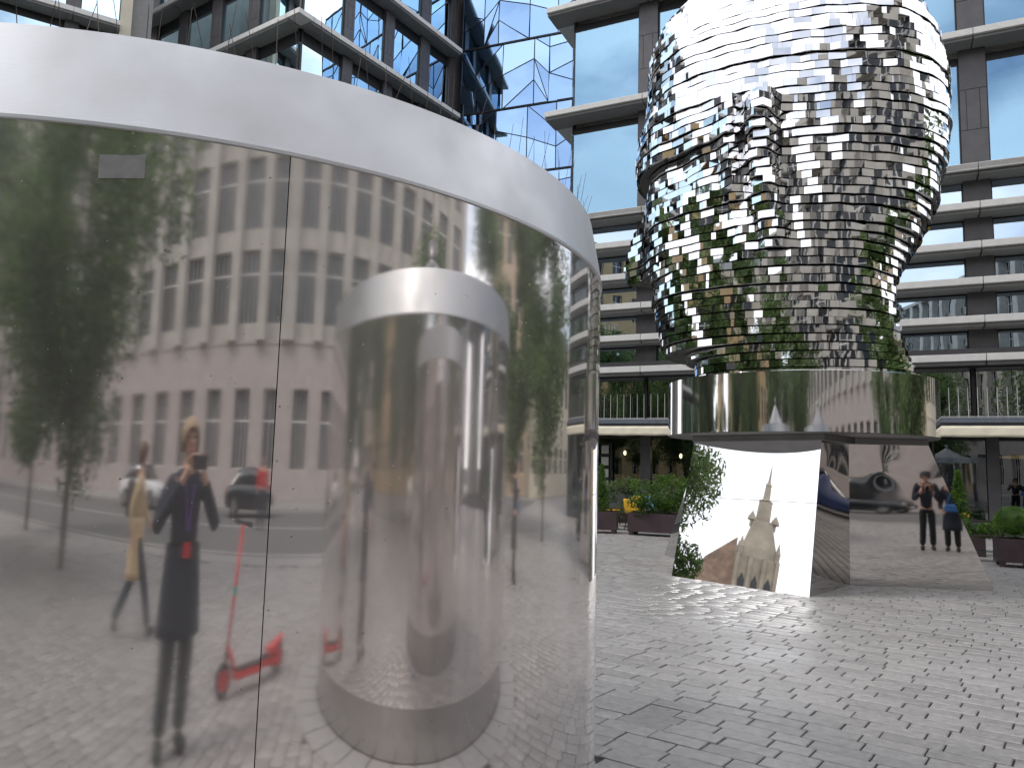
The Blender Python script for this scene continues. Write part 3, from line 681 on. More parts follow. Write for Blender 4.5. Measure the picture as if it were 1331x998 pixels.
# another glass front further left with a grey return wall
ob = empty('rear_glass_block', (-30,28.8,0), math.atan2(6.2,9.6), label='glass block with grey end wall at the top left corner beyond the drum', cat='building')
office(ob, -22, 12.4, [(2.9,.3),(6.6,.25)]+Lw, [(-19,-18.4),(-15.4,-14.8),(-11.8,-11.2),(-8.2,-7.6),(-4.6,-4),(-.9,-.3),(2.9,3.5),(6.5,7.1),(10.1,10.7)], M['winwing'], .9, interior=False)
MB().box(-22,3,0,12.4,9,31).build('inner_core', M['inside'], ob)
MB().box(12.4,.4,0,12.9,1.4,31).build('end_column', M['cream'], ob); MB().box(12.9,.8,0,13.85,1.4,31).build('end_wall', M['soffit'], ob)
# ------------------------------------------------------------------ old town fronts behind the viewer
def old_front(name, loc, rz, bay, nb, floors, H0, wallm, basem, label, pier=.75, proud=.35, ww=None, winm=3, roof=3.0, roofm=None, depth=14, arch=False, zb=1.3, parapet=1.2):
    root = empty(name, (*loc,0), rz, label=label, cat='building'); Lx = bay*nb; FH = 3.95
    H = H0 + FH*floors
    # window unit
    w = ww or bay-pier; hw = 3.05 if proud > .3 else 2.7
    u = MB(); u.box(0,.0,0,w,.06,hw,1)
    for x in np.linspace(0,w,winm+2): u.box(x-.035,-.05,0,x+.035,.0,hw,0)
    for z in (0,hw*.68,hw): u.box(0,-.045,z-.035,w,.002,z+.035,0)
    um = u.mesh('window', [M['frame'], M['winold']])
    hg = H0-1.9-zb
    u = MB(); u.box(0,0,0,w*.8,.06,hg,1)
    for x in np.linspace(0,w*.8,winm+2): u.box(x-.04,-.05,0,x+.04,0,hg,0)
    for z in (0,hg*.6,hg): u.box(0,-.045,z-.035,w*.8,.002,z+.035,0)
    ug = u.mesh('window', [M['frame'], M['winold']])
    for i in range(nb):
        x0 = i*bay + (bay-w)/2
        for f in range(floors): inst(um, 'window', root, (x0, .30, H0+.75+f*FH))
        inst(ug, 'window', root, (i*bay+(bay-w*.8)/2, .30, zb))
    wl = MB()
    for f in range(floors):
        z = H0+f*FH
        wl.box(0,.16 if proud > .3 else .04,z,Lx,.5,z+.75)
        if hw+.75 < FH: wl.box(0,.04,z+.75+hw,Lx,.5,z+FH)
        for i in range(nb+1):
            xa = max(0,i*bay-(bay-w)/2); xb = min(Lx,i*bay+(bay-w)/2); wl.box(xa,.02,z+.75,xb,.5,z+.75+hw)
    wl.build('wall', wallm, root)
    if proud:
        for i in range(nb+1): MB().box(i*bay-pier/2,-proud,H0,i*bay+pier/2,.015,H).build('pilaster', wallm, root)
    gl = MB(); wg = w*.8
    gl.box(0,-.12,0,Lx,.5,zb-.002); gl.box(0,-.12,H0-1.9,Lx,.5,H0-.002)
    for i in range(nb+1):
        xa = max(0,i*bay-(bay-wg)/2); xb = min(Lx,i*bay+(bay-wg)/2); gl.box(xa,-.12,zb,xb,.5,H0-1.9)
    gl.build('ground_floor_wall', basem, root)
    MB().box(-.2,-.55,H,Lx+.2,.6,H+.45).build('cornice', wallm, root); MB().box(-.1,-.16,H0-.12,Lx+.1,.0-.13,H0+.0).build('string_course', basem, root)
    MB().box(0,.52,0,Lx,depth,H).build('rear_mass', wallm, root)
    if roof:
        r = MB(); r.add([(-.2,-.3,H+.46),(Lx+.2,-.3,H+.46),(Lx+.2,depth,H+.46),(-.2,depth,H+.46),(1,depth/2,H+roof+.5),(Lx-1,depth/2,H+roof+.5)],[(0,1,5,4),(1,2,5),(2,3,4,5),(3,0,4),(3,2,1,0)])
        r.build('roof', roofm or M['slate'], root)
    return root
rzA = math.atan2(-.694,-.72)
old_front('pilaster_building', (37.8,-1.6), rzA, 3.45, 32, 5, 6.4, M['stone'], M['pink'], 'long pale building with tall pilasters over a pink stone ground floor, reflected in the drum', pier=1.0, proud=.5, ww=2.2, winm=3)
old_front('beige_building', (42,20), R_(-90), 2.7, 5, 3, 5.2, M['beige'], M['beige'], 'beige plain fronted building reflected behind the trees at the right of the drum', pier=1.3, proud=0, winm=1, roof=3)
old_front('low_house', (37,38), R_(-90), 3.0, 7, 1, 4.8, M['cream'], M['cream'], 'low pale house reflected beyond the end of the office block', pier=1.3, proud=0, winm=1, roof=2.5)
old_front('ochre_building', (66,10), R_(-90), 2.8, 5, 2, 4.6, M['orange'], M['orange'], 'low ochre building glimpsed in the street gap in the drum reflection', pier=1.3, proud=0, winm=1, roof=2.5, roofm=M['tiles'])
old_front('orange_building', (-35,-28), R_(90), 2.9, 10, 5, 5, M['orange'], M['orange'], 'orange ochre apartment house reflected in the left half of the layered head', pier=1.4, proud=0, winm=1, roof=3, roofm=M['tiles'])
old_front('cream_building', (-28,-46), math.atan2(.6,-.8), 3.1, 7, 4, 5, M['cream'], M['cream'], 'cream stucco house with a slate roof reflected in the first floor windows', pier=1.2, proud=.15, winm=1, roof=3.5)
# church with a spired tower, seen in the left pedestal panel
ch = empty('church', (-121,-.9,0), 0, label='sandstone church tower with spire and brown roofed nave reflected in the left pedestal panel', cat='church')
b = MB(); b.box(-6,-3.2,0,0,3.2,24); b.add([(0,-3.2,24),(0,3.2,24),(-6,3.2,24),(-6,-3.2,24),(-1.6,-1.5,31),(-1.6,1.5,31),(-4.4,1.5,31),(-4.4,-1.5,31)],[(0,1,5,4),(1,2,6,5),(2,3,7,6),(3,0,4,7),(4,5,6,7)]); b.build('tower', M['church'], ch)
b = MB()
for y in (-3.2,-1.1,1.1,3.2): b.box(-.1,y-.3,0,.45,y+.3,24.2)
b.build('buttress', M['church'], ch)
for z in (5,11,17):
    for y in (-2.1,0,2.1):
        MB().add([(.08,y-.5,z),(.08,y+.5,z),(.08,y+.5,z+3),(.08,y,z+4.2),(.08,y-.5,z+3)],[(0,1,2,3,4)]).build('lancet_window', M['winold'], ch)
for y in (-3.0,3.0):
    for x in (-5.6,0): MB().lathe([(.4,0),(.4,1.4),(.5,1.4),(0,3.6)],8,(x,y,24.0)).build('pinnacle', M['church'], ch)
for y in (-1.5,1.5): MB().lathe([(.25,0),(.25,1.0),(.75,1.2),(.6,1.8),(0,2.9)],8,(-1.9,y*1.3,29.6)).build('pinnacle', M['church'], ch)
MB().lathe([(1.25,0),(1.15,4.6),(1.3,4.7),(.62,5.2),(.5,7.6),(.6,7.7),(.25,8.4),(0,12.2)],8,(-3,0,30.0)).build('spire', M['church'], ch)
b = MB(); b.add([(-2,3.2,0),(-2,10.6,0),(-2,10.6,17),(-2,3.2,17),(-14,3.2,0),(-14,10.6,0),(-14,10.6,17),(-14,3.2,17)],[(0,1,2,3),(1,5,6,2)]); b.build('nave_wall', M['orange'], ch)
b = MB(); b.add([(-1.6,3.2,17),(-1.6,11,17),(-8,8.2,23.5),(-8,3.2,28.5),(-16,3.2,17),(-16,11,17)],[(0,1,2,3),(1,5,2),(5,4,3,2)]); b.build('nave_roof', M['churchroof'], ch)
# street in front of the pilaster building
st = empty('street_frame', (37.8,-1.6,0), rzA)
def sheet(name, x0, y0, x1, y1, z, m):
    c, s = math.cos(rzA), math.sin(rzA); f = lambda x, y: (37.8+x*c-y*s, -1.6+x*s+y*c, z)
    return meta(MB().add([f(x0,y0),f(x1,y0),f(x1,y1),f(x0,y1)],[(0,1,2,3)]).build(name, m), kind='structure')
bpy.data.objects.remove(st)
sheet('road', -10,-17.5,115,-5.5,-.0105,M['asphalt'])
sheet('road_marking', -10,-11.6,115,-11.5,-.0065,M['paint'])
sheet('plaza_edge', -10,-18.8,115,-17.5,-.006,M['walk'])
def kerb(name, y0, y1, z, m):
    c, s = math.cos(rzA), math.sin(rzA); vs = []
    b = MB(); b.box(-10,y0,-.01,115,y1,z); b.v = [(37.8+x*c-y*s,-1.6+x*s+y*c,zz) for x,y,zz in b.v]
    meta(b.build(name, m), kind='structure')
kerb('kerb', -5.5,-5.3,.12,M['kerb']); kerb('pavement', -5.295,-.15,.112,M['walk']); kerb('plaza_kerb', -17.68,-17.5,.03,M['kerb'])
# ------------------------------------------------------------------ trees and plants
def leaves(centres, radii, n, size, aspect=.55, droop=.0, seed=0):
    r = np.random.default_rng(seed); C = np.array(centres); Rr = np.array(radii); idx = r.integers(0, len(C), n)
    d = r.normal(size=(n,3)); d /= np.linalg.norm(d,axis=1)[:,None]; rad = r.random(n)**.4
    P = C[idx] + d*rad[:,None]*Rr[idx]
    a = r.normal(size=(n,3)); a[:,2] -= droop; a /= np.linalg.norm(a,axis=1)[:,None]
    b = np.cross(a, r.normal(size=(n,3))); b /= np.linalg.norm(b,axis=1)[:,None]
    s = size*(.6+.8*r.random(n))[:,None]
    Q = np.stack([P-a*s, P-b*s*aspect*.5, P+a*s, P+b*s*aspect*.5],1).reshape(-1,3)
    me = bpy.data.meshes.new('crown'); me.vertices.add(len(Q)); me.vertices.foreach_set('co', Q.ravel())
    me.loops.add(n*4); me.loops.foreach_set('vertex_index', np.arange(n*4,dtype=np.int32)); me.polygons.add(n)
    me.polygons.foreach_set('loop_start', (np.arange(n)*4).astype(np.int32)); me.update(calc_edges=True); return me
def tree_mesh(h, r, z0, n, seed, willow=False):
    rr = random.Random(seed); b = MB(); lean = (rr.uniform(-.25,.25), rr.uniform(-.25,.25))
    p = Vector((0,0,0)); tr = .11; K = 7; tops = []
    pts = [Vector((lean[0]*(k/K)**1.5, lean[1]*(k/K)**1.5, h*.8*k/K)) for k in range(K+1)]
    for k in range(K): b.rod(pts[k], pts[k+1], tr*(1-k/K*.75), tr*(1-(k+1)/K*.75), 8, caps=False)
    C = []; Ra = []
    for i in range(34 if willow else 22):
        z = rr.uniform(z0, h*.93); base = pts[min(K, max(0, int((z-.6)/(h*.8)*K)))]
        fr_ = 1-abs((z-z0)/(h-z0)-.42)*1.25
        if willow: fr_ = .95 if z < h*.8 else .6
        a = rr.uniform(0,6.28); d = r*max(.25,fr_)*rr.uniform(.45,.95)
        e_ = Vector((math.cos(a)*d, math.sin(a)*d, z)); b.rod(base, e_, .035, .012, 5, caps=False)
        C.append(tuple(e_)); q = rr.uniform(.45,.85)*r/2.2; Ra.append((q,q,q*rr.uniform(.7,1.5)))
        e2 = base.lerp(e_,.55)+Vector((0,0,.2)); C.append(tuple(e2)); Ra.append((q*.7,q*.7,q*.8))
    C.append((lean[0],lean[1],h*.92)); Ra.append((r*.35,r*.35,h*.09))
    return b.mesh('trunk', M['bark'], True), leaves(C, Ra, n, .115, .6, .6, seed)
tm = [tree_mesh(9.6,2.9,2.3,19000,3), tree_mesh(10.5,3.0,2.2,19000,5), tree_mesh(9.8,3.9,2.2,27000,8), tree_mesh(11.0,3.2,1.1,60000,11,True)]
for me in tm: me[1].materials.append(M['leaf'])
tl = [(-1.86,-8.73,2,'young plaza tree reflected at the left of the drum, thin dark trunk'),
 (-15.8,14.9,2,'leafy tree behind the willow at the green edge of the left pedestal panel'),
 (-13.0,14.2,3,'willow like tree with foliage down to the ground, in the left pedestal panel'),
 (-17.5,17.2,2,'taller tree behind the one reflected in the left pedestal panel'),
 (-10.8,4.3,0,'leafy tree left of the near drum, reflected at the left end of the ring'),
 (-15.2,0.6,2,'broad leafy tree reflected in the left part of the base ring'),
 (-15.5,-3.0,1,'leafy tree reflected in the base ring beside the ochre house'),
 (-12.0,-8.5,2,'broad leafy tree in front of the orange ochre house'),
 (-7.6,-12.5,0,'leafy tree in front of the cream house, reflected in the base ring'),
 (13.2,9.6,2,'broad drooping tree reflected beside the dark office front in the drum'),
 (17.5,7.4,2,'broad drooping tree reflected in front of the beige house'),
 (20.5,3.2,1,'leafy tree reflected at the right end of the base ring'),
 (22.5,-3.5,2,'broad leafy tree by the road opposite the pink ground floor'),
 (-40,1.5,0,'small distant tree, first of the low row, nearest the orange house'),
 (-40,4.9,1,'small distant tree, second from the orange house in the low row'),
 (-40,8.2,0,'small distant tree, middle one of the low row left of the plaza'),
 (-40,11.5,1,'small distant tree, fourth from the orange house in the low row'),
 (-40,14.8,0,'small distant tree at the far end of the low row from the orange house'),
 (-21.5,2.2,2,'broad tree before the orange house, reflected in the restaurant glass'),
 (-20,-5.5,2,'broad tree before the orange house, reflected in the balcony glass'),
 (-27,-8,1,'tree close to the orange house front, reflected in the ledge windows'),
 (-19,22,0,'leafy tree far to the left reflected in the first floor windows'),
 (-4.6,-15.5,1,'leafy tree by the road, reflected behind the young plaza tree')]
for i,(x,y,k_,lb) in enumerate(tl):
    r = empty('plaza_tree', (x,y,0), i*1.3, label=lb, cat='tree', group='trees round the plaza')
    if x == -40: r.scale = (.66,.72,.62)
    elif x < -8.5 and k_ != 3 and lb.find('lower') < 0: r.scale = (1,1,1.32)
    inst(tm[k_][0],'trunk',r); inst(tm[k_][1],'crown',r)
def planterbox(name, loc, rz, w, d, h, legs, label, group='plum coloured metal planters'):
    r = empty(name, (*loc,0), rz, label=label, cat='planter', group=group)
    b = MB(); z0 = .09 if legs else 0; t_=.02
    b.box(-w/2,-d/2,z0,w/2,-d/2+t_,h); b.box(-w/2,d/2-t_,z0,w/2,d/2,h); b.box(-w/2,-d/2+t_,z0,-w/2+t_,d/2-t_,h); b.box(w/2-t_,-d/2+t_,z0,w/2,d/2-t_,h); b.box(-w/2+t_,-d/2+t_,z0,w/2-t_,d/2-t_,z0+.02)
    b.build('box', M['planter'], r); MB().box(-w/2+t_,-d/2+t_,h-.06,w/2-t_,d/2-t_,h-.04).build('soil', M['joint'], r)
    if legs:
        for sx in (-1,1):
            for sy in (-1,1): MB().box(sx*(w/2-.08)-.05,sy*(d/2-.06)-.05,0,sx*(w/2-.08)+.05,sy*(d/2-.06)+.05,.09).build('foot', M['planter'], r)
    return r
def shrub(name, loc, C, Ra, n, size, m, label, cat='shrub', droop=0, seed=1, stem=.2, group=None):
    r = empty(name, loc, 0, label=label, cat=cat, group=group); me = leaves(C,Ra,n,size,.5,droop,seed); me.materials.append(m); inst(me,'foliage',r)
    b = MB(); 
    for c in C[:8]: b.rod((c[0]*.2,c[1]*.2,-.03),(c[0],c[1],c[2]),.008,.004,5)
    b.build('stem', M['bark'], r); return r
planterbox('planter', (2.5,20.35), R_(-12), .68,.6,.56,True,'narrow plum planter beside the drum edge holding a cone conifer')
planterbox('planter', (3.95,19.75), R_(-24), 1.75,.6,.56,True,'long plum planter by the pedestal with mixed leafy shrubs')
cone = [(0,0,.1+.13*i) for i in range(9)]
shrub('cone_conifer', (2.42,20.35,.52), cone, [(.27*(1-i/10),.27*(1-i/10),.13) for i in range(9)], 2600,.045,M['leaf2'],'upright cone conifer in the narrow planter beside the drum')
rr = random.Random(4)
C = [(rr.uniform(-.7,.75),rr.uniform(-.2,.2),rr.uniform(.05,.95)) for _ in range(34)]; C = [c for c in C if c[2] < .45 or abs(c[0]) < .62]
shrub('leafy_shrub', (3.8,19.75,.52), C, [(.2,.17,.17)]*len(C), 3600,.05,M['leaf2'],'loose leafy shrub filling the long planter by the pedestal', seed=3)
C = [(rr.uniform(-1.6,1.6),rr.uniform(-.3,.3),rr.uniform(0,1.0)) for _ in range(40)]
shrub('hedge_plants', (3.6,24.3,.3), C, [(.28,.25,.22)]*len(C), 3500,.06,M['leaf'],'dark green potted hedge standing against the restaurant glass behind the tables', seed=5)
planterbox('planter', (4.0,24.4), R_(-26), 3.2,.5,.42,False,'low dark planter under the hedge against the restaurant glass')
# right side
planterbox('planter', (9.62,14.85), R_(-26), .60,.6,.53,True,'square plum planter on feet at the right edge with a clipped ball')
shrub('box_ball', (9.62,14.85,.84), [(0,0,0)], [(.34,.34,.30)], 5200,.024,M['leafbox'],'clipped round box ball on the square plum planter at the right edge', seed=6)
me_ = MB().ball((0,0,0),.28,.28,.25,20); bb = [o for o in COL.objects if o.name.startswith('box_ball')][0]; me_.build('inner_twigs', M['leaf2'], bb, True)
C = [(rr.uniform(-.5,.4),rr.uniform(-.15,.15),rr.uniform(-.12,.14)) for _ in range(16)]
shrub('trailing_plant', (9.5,15.7,.62), C, [(.14,.12,.1)]*16, 900,.05,M['leaf2'],'trailing broad leaved plant on the stand left of the clipped ball', seed=7)
shrub('trailing_plant', (10.12,14.55,.30), C[:10], [(.14,.12,.16)]*10, 900,.05,M['leaf2'],'hanging green plant right of the square planter at the picture edge', seed=8)
shrub('cone_conifer', (9.9,17.1,.55), cone, [(.30*(1-i/10),.30*(1-i/10),.13) for i in range(9)], 2400,.045,M['leaf2'],'pale cone conifer behind the clipped ball beside the yellow chair', seed=9)
shrub('cone_conifer', (9.1,16.9,.45), cone, [(.32*(1-i/10),.32*(1-i/10),.16) for i in range(9)], 2400,.05,M['leafbox'],'bright cone conifer right against the slanted pedestal edge', seed=10)
planterbox('planter', (9.5,17.0), R_(-26), 1.5,.5,.5,False,'low planter under the two conifers right of the pedestal')
# stand
r = empty('plant_stand', (9.45,15.7,0), R_(-26), label='thin green steel plant stand left of the square planter', cat='stand')
for x in (-.45,.28):
    for y in (-.16,.16): MB().rod((x,y,0),(x,y,.5),.012,.012,6).build('leg', M['greenmetal'], r)
MB().box(-.5,-.2,.5,.33,.2,.525).build('shelf', M['tabletop'], r)
for y in (-.16,.16): MB().rod((-.45,y,.2),(.28,y,.2),.008,.008,6).build('rail', M['greenmetal'], r)
r = empty('fence_rail', (9.2,16.2,0), R_(-26), label='dark horizontal wooden rail behind the plant stand', cat='rail'); MB().box(-.6,-.03,.74,1.0,.03,.80).build('bar', M['tabletop'], r)
for x in (-.5,.9): MB().box(x-.03,-.028,0,x+.03,.028,.738).build('post', M['tabletop'], r)
# terrace furniture
def chair(loc, rz, m, label):
    r = empty('terrace_chair', (*loc,0), rz, label=label, cat='chair', group='plastic shell chairs on the terrace')
    vs=[]; fs=[]; prof=[(-.21,.46),(-.08,.44),(.1,.44),(.2,.47),(.25,.60),(.29,.80),(.30,.86)]
    for j,(y,z) in enumerate(prof):
        for i in range(7):
            u=(i/6-.5)*2; wd=.22-(.04 if j>4 else 0)-(.03 if j==6 else 0); vs.append((u*wd, y-(abs(u)**2)*.05*(j>3), z+(abs(u)**2)*.03*(j<=3)))
    for j in range(6):
        for i in range(6): a=j*7+i; fs.append((a,a+1,a+8,a+7))
    o = MB().add(vs,fs).build('seat_shell', m, r, True); s_=o.modifiers.new('s','SOLIDIFY'); s_.thickness=.015
    for sx in (-1,1):
        for sy in (-1,1): MB().rod((sx*.15,sy*.14,.44),(sx*.21,sy*.2,0),.012,.01,6).build('leg', M['dark2'], r)
    return r
def table(loc, label, r0=.42, h=.76):
    r = empty('cafe_table', (*loc,0), 0, label=label, cat='table', group='small round terrace tables')
    MB().lathe([(0,h-.03),(r0,h-.03),(r0,h),(0,h)],28).build('table_top', M['tabletop'], r); MB().rod((0,0,.02),(0,0,h-.03),.03,.03,10).build('pedestal', M['dark2'], r); MB().lathe([(0,.02),(.22,.015),(.22,0)],20).build('foot', M['dark2'], r)
table((3.55,22.6),'dark round terrace table between the yellow chairs left of the pedestal'); table((2.85,21.6),'lower dark table with a pale blue cushion left of the yellow chair',.4,.6)
chair((3.05,23.0),R_(70),M['yellow'],'yellow chair turned sideways behind the table, nearest the cone conifer')
chair((3.45,21.3),R_(110),M['yellow'],'yellow chair closest to the long planter, seen from its back')
chair((3.95,23.3),R_(20),M['yellow'],'yellow chair standing behind the round table by the leafy shrub')
chair((4.25,23.5),R_(10),M['cushion'],'pale blue chair beside the yellow one behind the table')
chair((10.3,18.0),R_(200),M['yellow'],'yellow chair behind the cone conifer right of the pedestal')
r = empty('wooden_chair', (9.95,17.7,0), R_(30), label='wooden folding chair leaning beside the yellow chair', cat='chair')
for x in (-.18,.18): MB().rod((x,0,0),(x,.18,.9),.018,.018,6).build('leg', M['wood'], r)
for z in (.45,.62,.78): MB().box(-.18,.2*z,z,.18,.2*z+.02,z+.07).build('slat', M['wood'], r)
# menu rack in the window
p = world(RB, rz_rb, -.1, .70); r = empty('menu_rack', p, rz_rb, label='black framed menu rack with four pale sheets beside the drum edge', cat='sign')
b = MB(); b.box(-.32,0,.9,-.26,.05,2.55); b.box(.20,0,.9,.26,.05,2.55)
for z in (.9,1.3,1.7,2.1,2.49): b.box(-.26,0,z,.20,.05,z+.06)
b.build('frame', M['dark2'], r)
for z in (.99,1.39,1.79,2.19): MB().box(-.12,.01,z,.14,.02,z+.28).build('menu_sheet', M['inside'], r)
# ------------------------------------------------------------------ people
def skin_mesh(name, V, E, Rd, roots, sub=2):
    me = bpy.data.meshes.new(name); me.from_pydata(V, E, []); o = bpy.data.objects.new('tmp', me); COL.objects.link(o)
    md = o.modifiers.new('skin','SKIN'); md.use_smooth_shade = True; md.branch_smoothing = .6
    for i, d in enumerate(me.skin_vertices[0].data):
        r = Rd[i]; d.radius = (r if isinstance(r,(tuple,list)) else (r,r)); d.use_root = i in roots
    s_ = o.modifiers.new('sub','SUBSURF'); s_.levels = sub; s_.render_levels = sub
    dg = bpy.context.evaluated_depsgraph_get(); dg.update(); m2 = bpy.data.meshes.new_from_object(o.evaluated_get(dg)); bpy.data.objects.remove(o); m2.name = name
    return m2
def person(loc, rz, label, top, legs, hairm, pose={}, coat=None, hairlong=False, scale=1.0, group=None, cap=None, fingers=True, bulk=1.0):
    """local frame: +y is where the person faces, z up. 1.75 m tall at scale 1"""
    J = dict(pel=(0,0,.95), low=(0,0,1.05), waist=(0,.0,1.15), chest=(0,0,1.36), neckb=(0,-.01,1.48), neck=(0,.0,1.54), head=(0,.02,1.62), top=(0,.0,1.71),
      shL=(-.18,0,1.42), shR=(.18,0,1.42), elL=(-.24,-.03,1.14), elR=(.24,-.03,1.14), wrL=(-.25,.06,.90), wrR=(.25,.06,.90), haL=(-.25,.09,.82), haR=(.25,.09,.82),
      hiL=(-.09,0,.90), hiR=(.09,0,.90), knL=(-.10,.02,.50), knR=(.10,.02,.50), anL=(-.11,-.02,.09), anR=(.11,-.02,.09), toL=(-.12,.14,.035), toR=(.12,.14,.035))
    J.update(pose); r = empty('person', (*loc,0) if len(loc)==2 else loc, rz, label=label, cat='person', group=group); r.scale = (scale,)*3
    names=[]; V=[]; E=[]; Rd=[]
    def v(n, p, rad): names.append(n); V.append(tuple(p)); Rd.append(rad); return len(V)-1
    g_ = lambda k: Vector(J[k])
    a = v('pel',J['pel'],(.13,.10)); root0=a; w_ = v('w',J['waist'],(.12,.09)); c = v('c',J['chest'],(.14,.10)); nb=v('nb',J['neckb'],.06); n_=v('n',J['neck'],.052)
    hd_=g_('head'); hb=v('hb',hd_+Vector((0,-.005,-.045)),(.062,.068)); h1=v('h1',hd_+Vector((0,0,.02)),(.074,.088)); h2=v('h2',hd_+Vector((0,-.01,.075)),(.062,.076))
    E += [(a,w_),(w_,c),(c,nb),(nb,n_),(n_,hb),(hb,h1),(h1,h2)]
    for s in 'LR':
        sh=v('s',J['sh'+s],.055); el=v('e',J['el'+s],.042); wr=v('w',J['wr'+s],.028); ha=v('h',g_('wr'+s).lerp(g_('ha'+s),.8),(.040,.020)); E += [(c,sh),(sh,el),(el,wr),(wr,ha)]
        hi=v('hi',J['hi'+s],.085); kn=v('k',J['kn'+s],.056); an=v('an',J['an'+s],.030); to=v('t',g_('an'+s).lerp(g_('to'+s),.6),.020); E += [(a,hi),(hi,kn),(kn,an),(an,to)]
    roots=[root0]
    if fingers:
        for s in 'LR':
            w0=g_('wr'+s); h0=g_('ha'+s); d=(h0-w0); L_=max(d.length,.03); d.normalize(); side=d.cross(Vector((0,1,.001))); 
            if side.length < .2: side = Vector((1,0,0))
            side.normalize(); curl=Vector((-math.copysign(1,J['wr'+s][0])*.5,.6,0)).normalized(); base=w0+d*L_*.8
            for q,(o_,ln) in enumerate(((-.027,.062),(-.009,.074),(.009,.070),(.026,.055))):
                p0=base+side*o_-d*.01; p1=p0+d*ln*.55+curl*.008; p2=p1+d*ln*.35+curl*.022; p3=p2+d*ln*.1+curl*.018
                i0=v('f',p0,.0085); i1=v('f',p1,.008); i2=v('f',p2,.0072); i3=v('f',p3,.006); E+= [(i0,i1),(i1,i2),(i2,i3)]; roots.append(i0)
            t0=w0+d*L_*.35+side*-.03; t1=t0+side*-.022+d*.025+curl*.012; t2=t1+d*.028+curl*.012; i0=v('f',t0,.010); i1=v('f',t1,.0095); i2=v('f',t2,.0075); E+=[(i0,i1),(i1,i2)]; roots.append(i0)
    # nose and ears root inside the head
    i0=v('no',hd_+Vector((0,.06,.012)),.012); i1=v('no',hd_+Vector((0,.098,-.004)),.010); E.append((i0,i1)); roots.append(i0)
    for sx in (-1,1):
        i0=v('ear',hd_+Vector((sx*.066,0,.012)),(.010,.016)); i1=v('ear',hd_+Vector((sx*.082,-.012,.006)),(.008,.014)); E.append((i0,i1)); roots.append(i0)
    me=skin_mesh('body',V,E,Rd,roots,2); me.materials.clear(); me.materials.append(M['skin']); o=inst(me,'body',r)
    for sx in (-1,1): MB().ball(tuple(hd_+Vector((sx*.029,.077,.026))),.011,.007,.006,8).build('eye', M['phone'], r, True)
    MB().ball(tuple(hd_+Vector((0,.083,-.042))),.022,.008,.006,8).build('mouth', M['pinkc'], r, True)
    # top garment
    V=[];E=[];Rd=[]
    k_=bulk; a=v('',g_('pel')+Vector((0,0,-.06)),(.155*k_,.118)); w_=v('',J['waist'],(.150*k_,.115)); c=v('',J['chest'],(.170*k_,.125)); nb=v('',J['neckb'],.078); E=[(a,w_),(w_,c),(c,nb)]
    for s in 'LR':
        sh=v('',J['sh'+s],.075); el=v('',J['el'+s],.058); wr=v('',g_('el'+s).lerp(g_('wr'+s),.94),.042); E+=[(c,sh),(sh,el),(el,wr)]
    me=skin_mesh('jacket',V,E,Rd,[0],2); me.materials.clear(); me.materials.append(top); inst(me,'jacket',r)
    if coat:
        vs=[]; fs=[]; K=8; n=36; px,py,pz=J['pel']
        for k in range(K+1):
            f=k/K
            for i in range(n):
                t=2*math.pi*i/n; fold=1+.045*f*math.sin(t*7+1)+.02*f*math.sin(t*11)
                vs.append((px+(.150+.045*f)*k_*fold*math.cos(t), py-.01*f+(.118+.05*f)*fold*math.sin(t), pz+.13-(coat+.13)*f))
        for k in range(K):
            for i in range(n): j=(i+1)%n; fs.append((k*n+i,k*n+j,(k+1)*n+j,(k+1)*n+i))
        o=MB().add(vs,fs).build('coat_tail',top,r,True); s_=o.modifiers.new('s','SOLIDIFY'); s_.thickness=.012
    V=[];E=[];Rd=[]
    a=v('',J['pel'],(.115,.09)); E=[]
    for s in 'LR':
        q_=1+(bulk-1)*.6; hi=v('',J['hi'+s],.105*q_); kn=v('',J['kn'+s],.080*q_); an=v('',J['an'+s],.070*q_); E+=[(a,hi),(hi,kn),(kn,an)]
    me=skin_mesh('trousers',V,E,Rd,[0],2); me.materials.clear(); me.materials.append(legs); inst(me,'trousers',r)
    for s in 'LR':
        V=[];E=[];Rd=[]
        a=v('',g_('an'+s)+Vector((0,-.035,-.035)),.050); b_=v('',g_('an'+s)+Vector((0,.03,-.035)),.056); c=v('',J['to'+s],.042); me=skin_mesh('shoe',V,[(a,b_),(b_,c)],Rd,[0],2); me.materials.clear(); me.materials.append(M['rubber']); inst(me,'shoe',r)
    # hair
    hb_=MB(); n=18; K=9; vs=[]; fs=[]
    for k in range(K+1):
        ph=math.pi*.60*k/K
        for i in range(n):
            t=2*math.pi*i/n; front=max(0,math.sin(t)); pp=ph*(1-.42*front); drop=.055*(k==K)*(1-front)
            vs.append((hd_.x+.087*math.sin(pp)*math.cos(t), hd_.y-.008+.099*math.sin(pp)*math.sin(t), hd_.z+.03+.098*math.cos(pp)-drop))
    for k in range(K):
        for i in range(n): j=(i+1)%n; fs.append((k*n+i,k*n+j,(k+1)*n+j,(k+1)*n+i))
    o=hb_.add(vs,fs).build('hair',hairm,r,True); s_=o.modifiers.new('s','SOLIDIFY'); s_.thickness=.014
    if hairlong:
        V=[];E=[];Rd=[]; a=v('',hd_+Vector((0,-.05,.03)),(.075,.05)); b_=v('',hd_+Vector((0,-.085,-.10)),(.085,.04)); c=v('',hd_+Vector((.0,-.10,-.26)),(.07,.03)); me=skin_mesh('long_hair',V,[(a,b_),(b_,c)],Rd,[0],1); me.materials.clear(); me.materials.append(hairm); inst(me,'long_hair',r)
    if cap: MB().lathe([(.0,.145),(.06,.135),(.098,.09),(.104,.05),(.13,.047),(.10,.045)],20,tuple(hd_)).build('cap',cap,r,True)
    return r
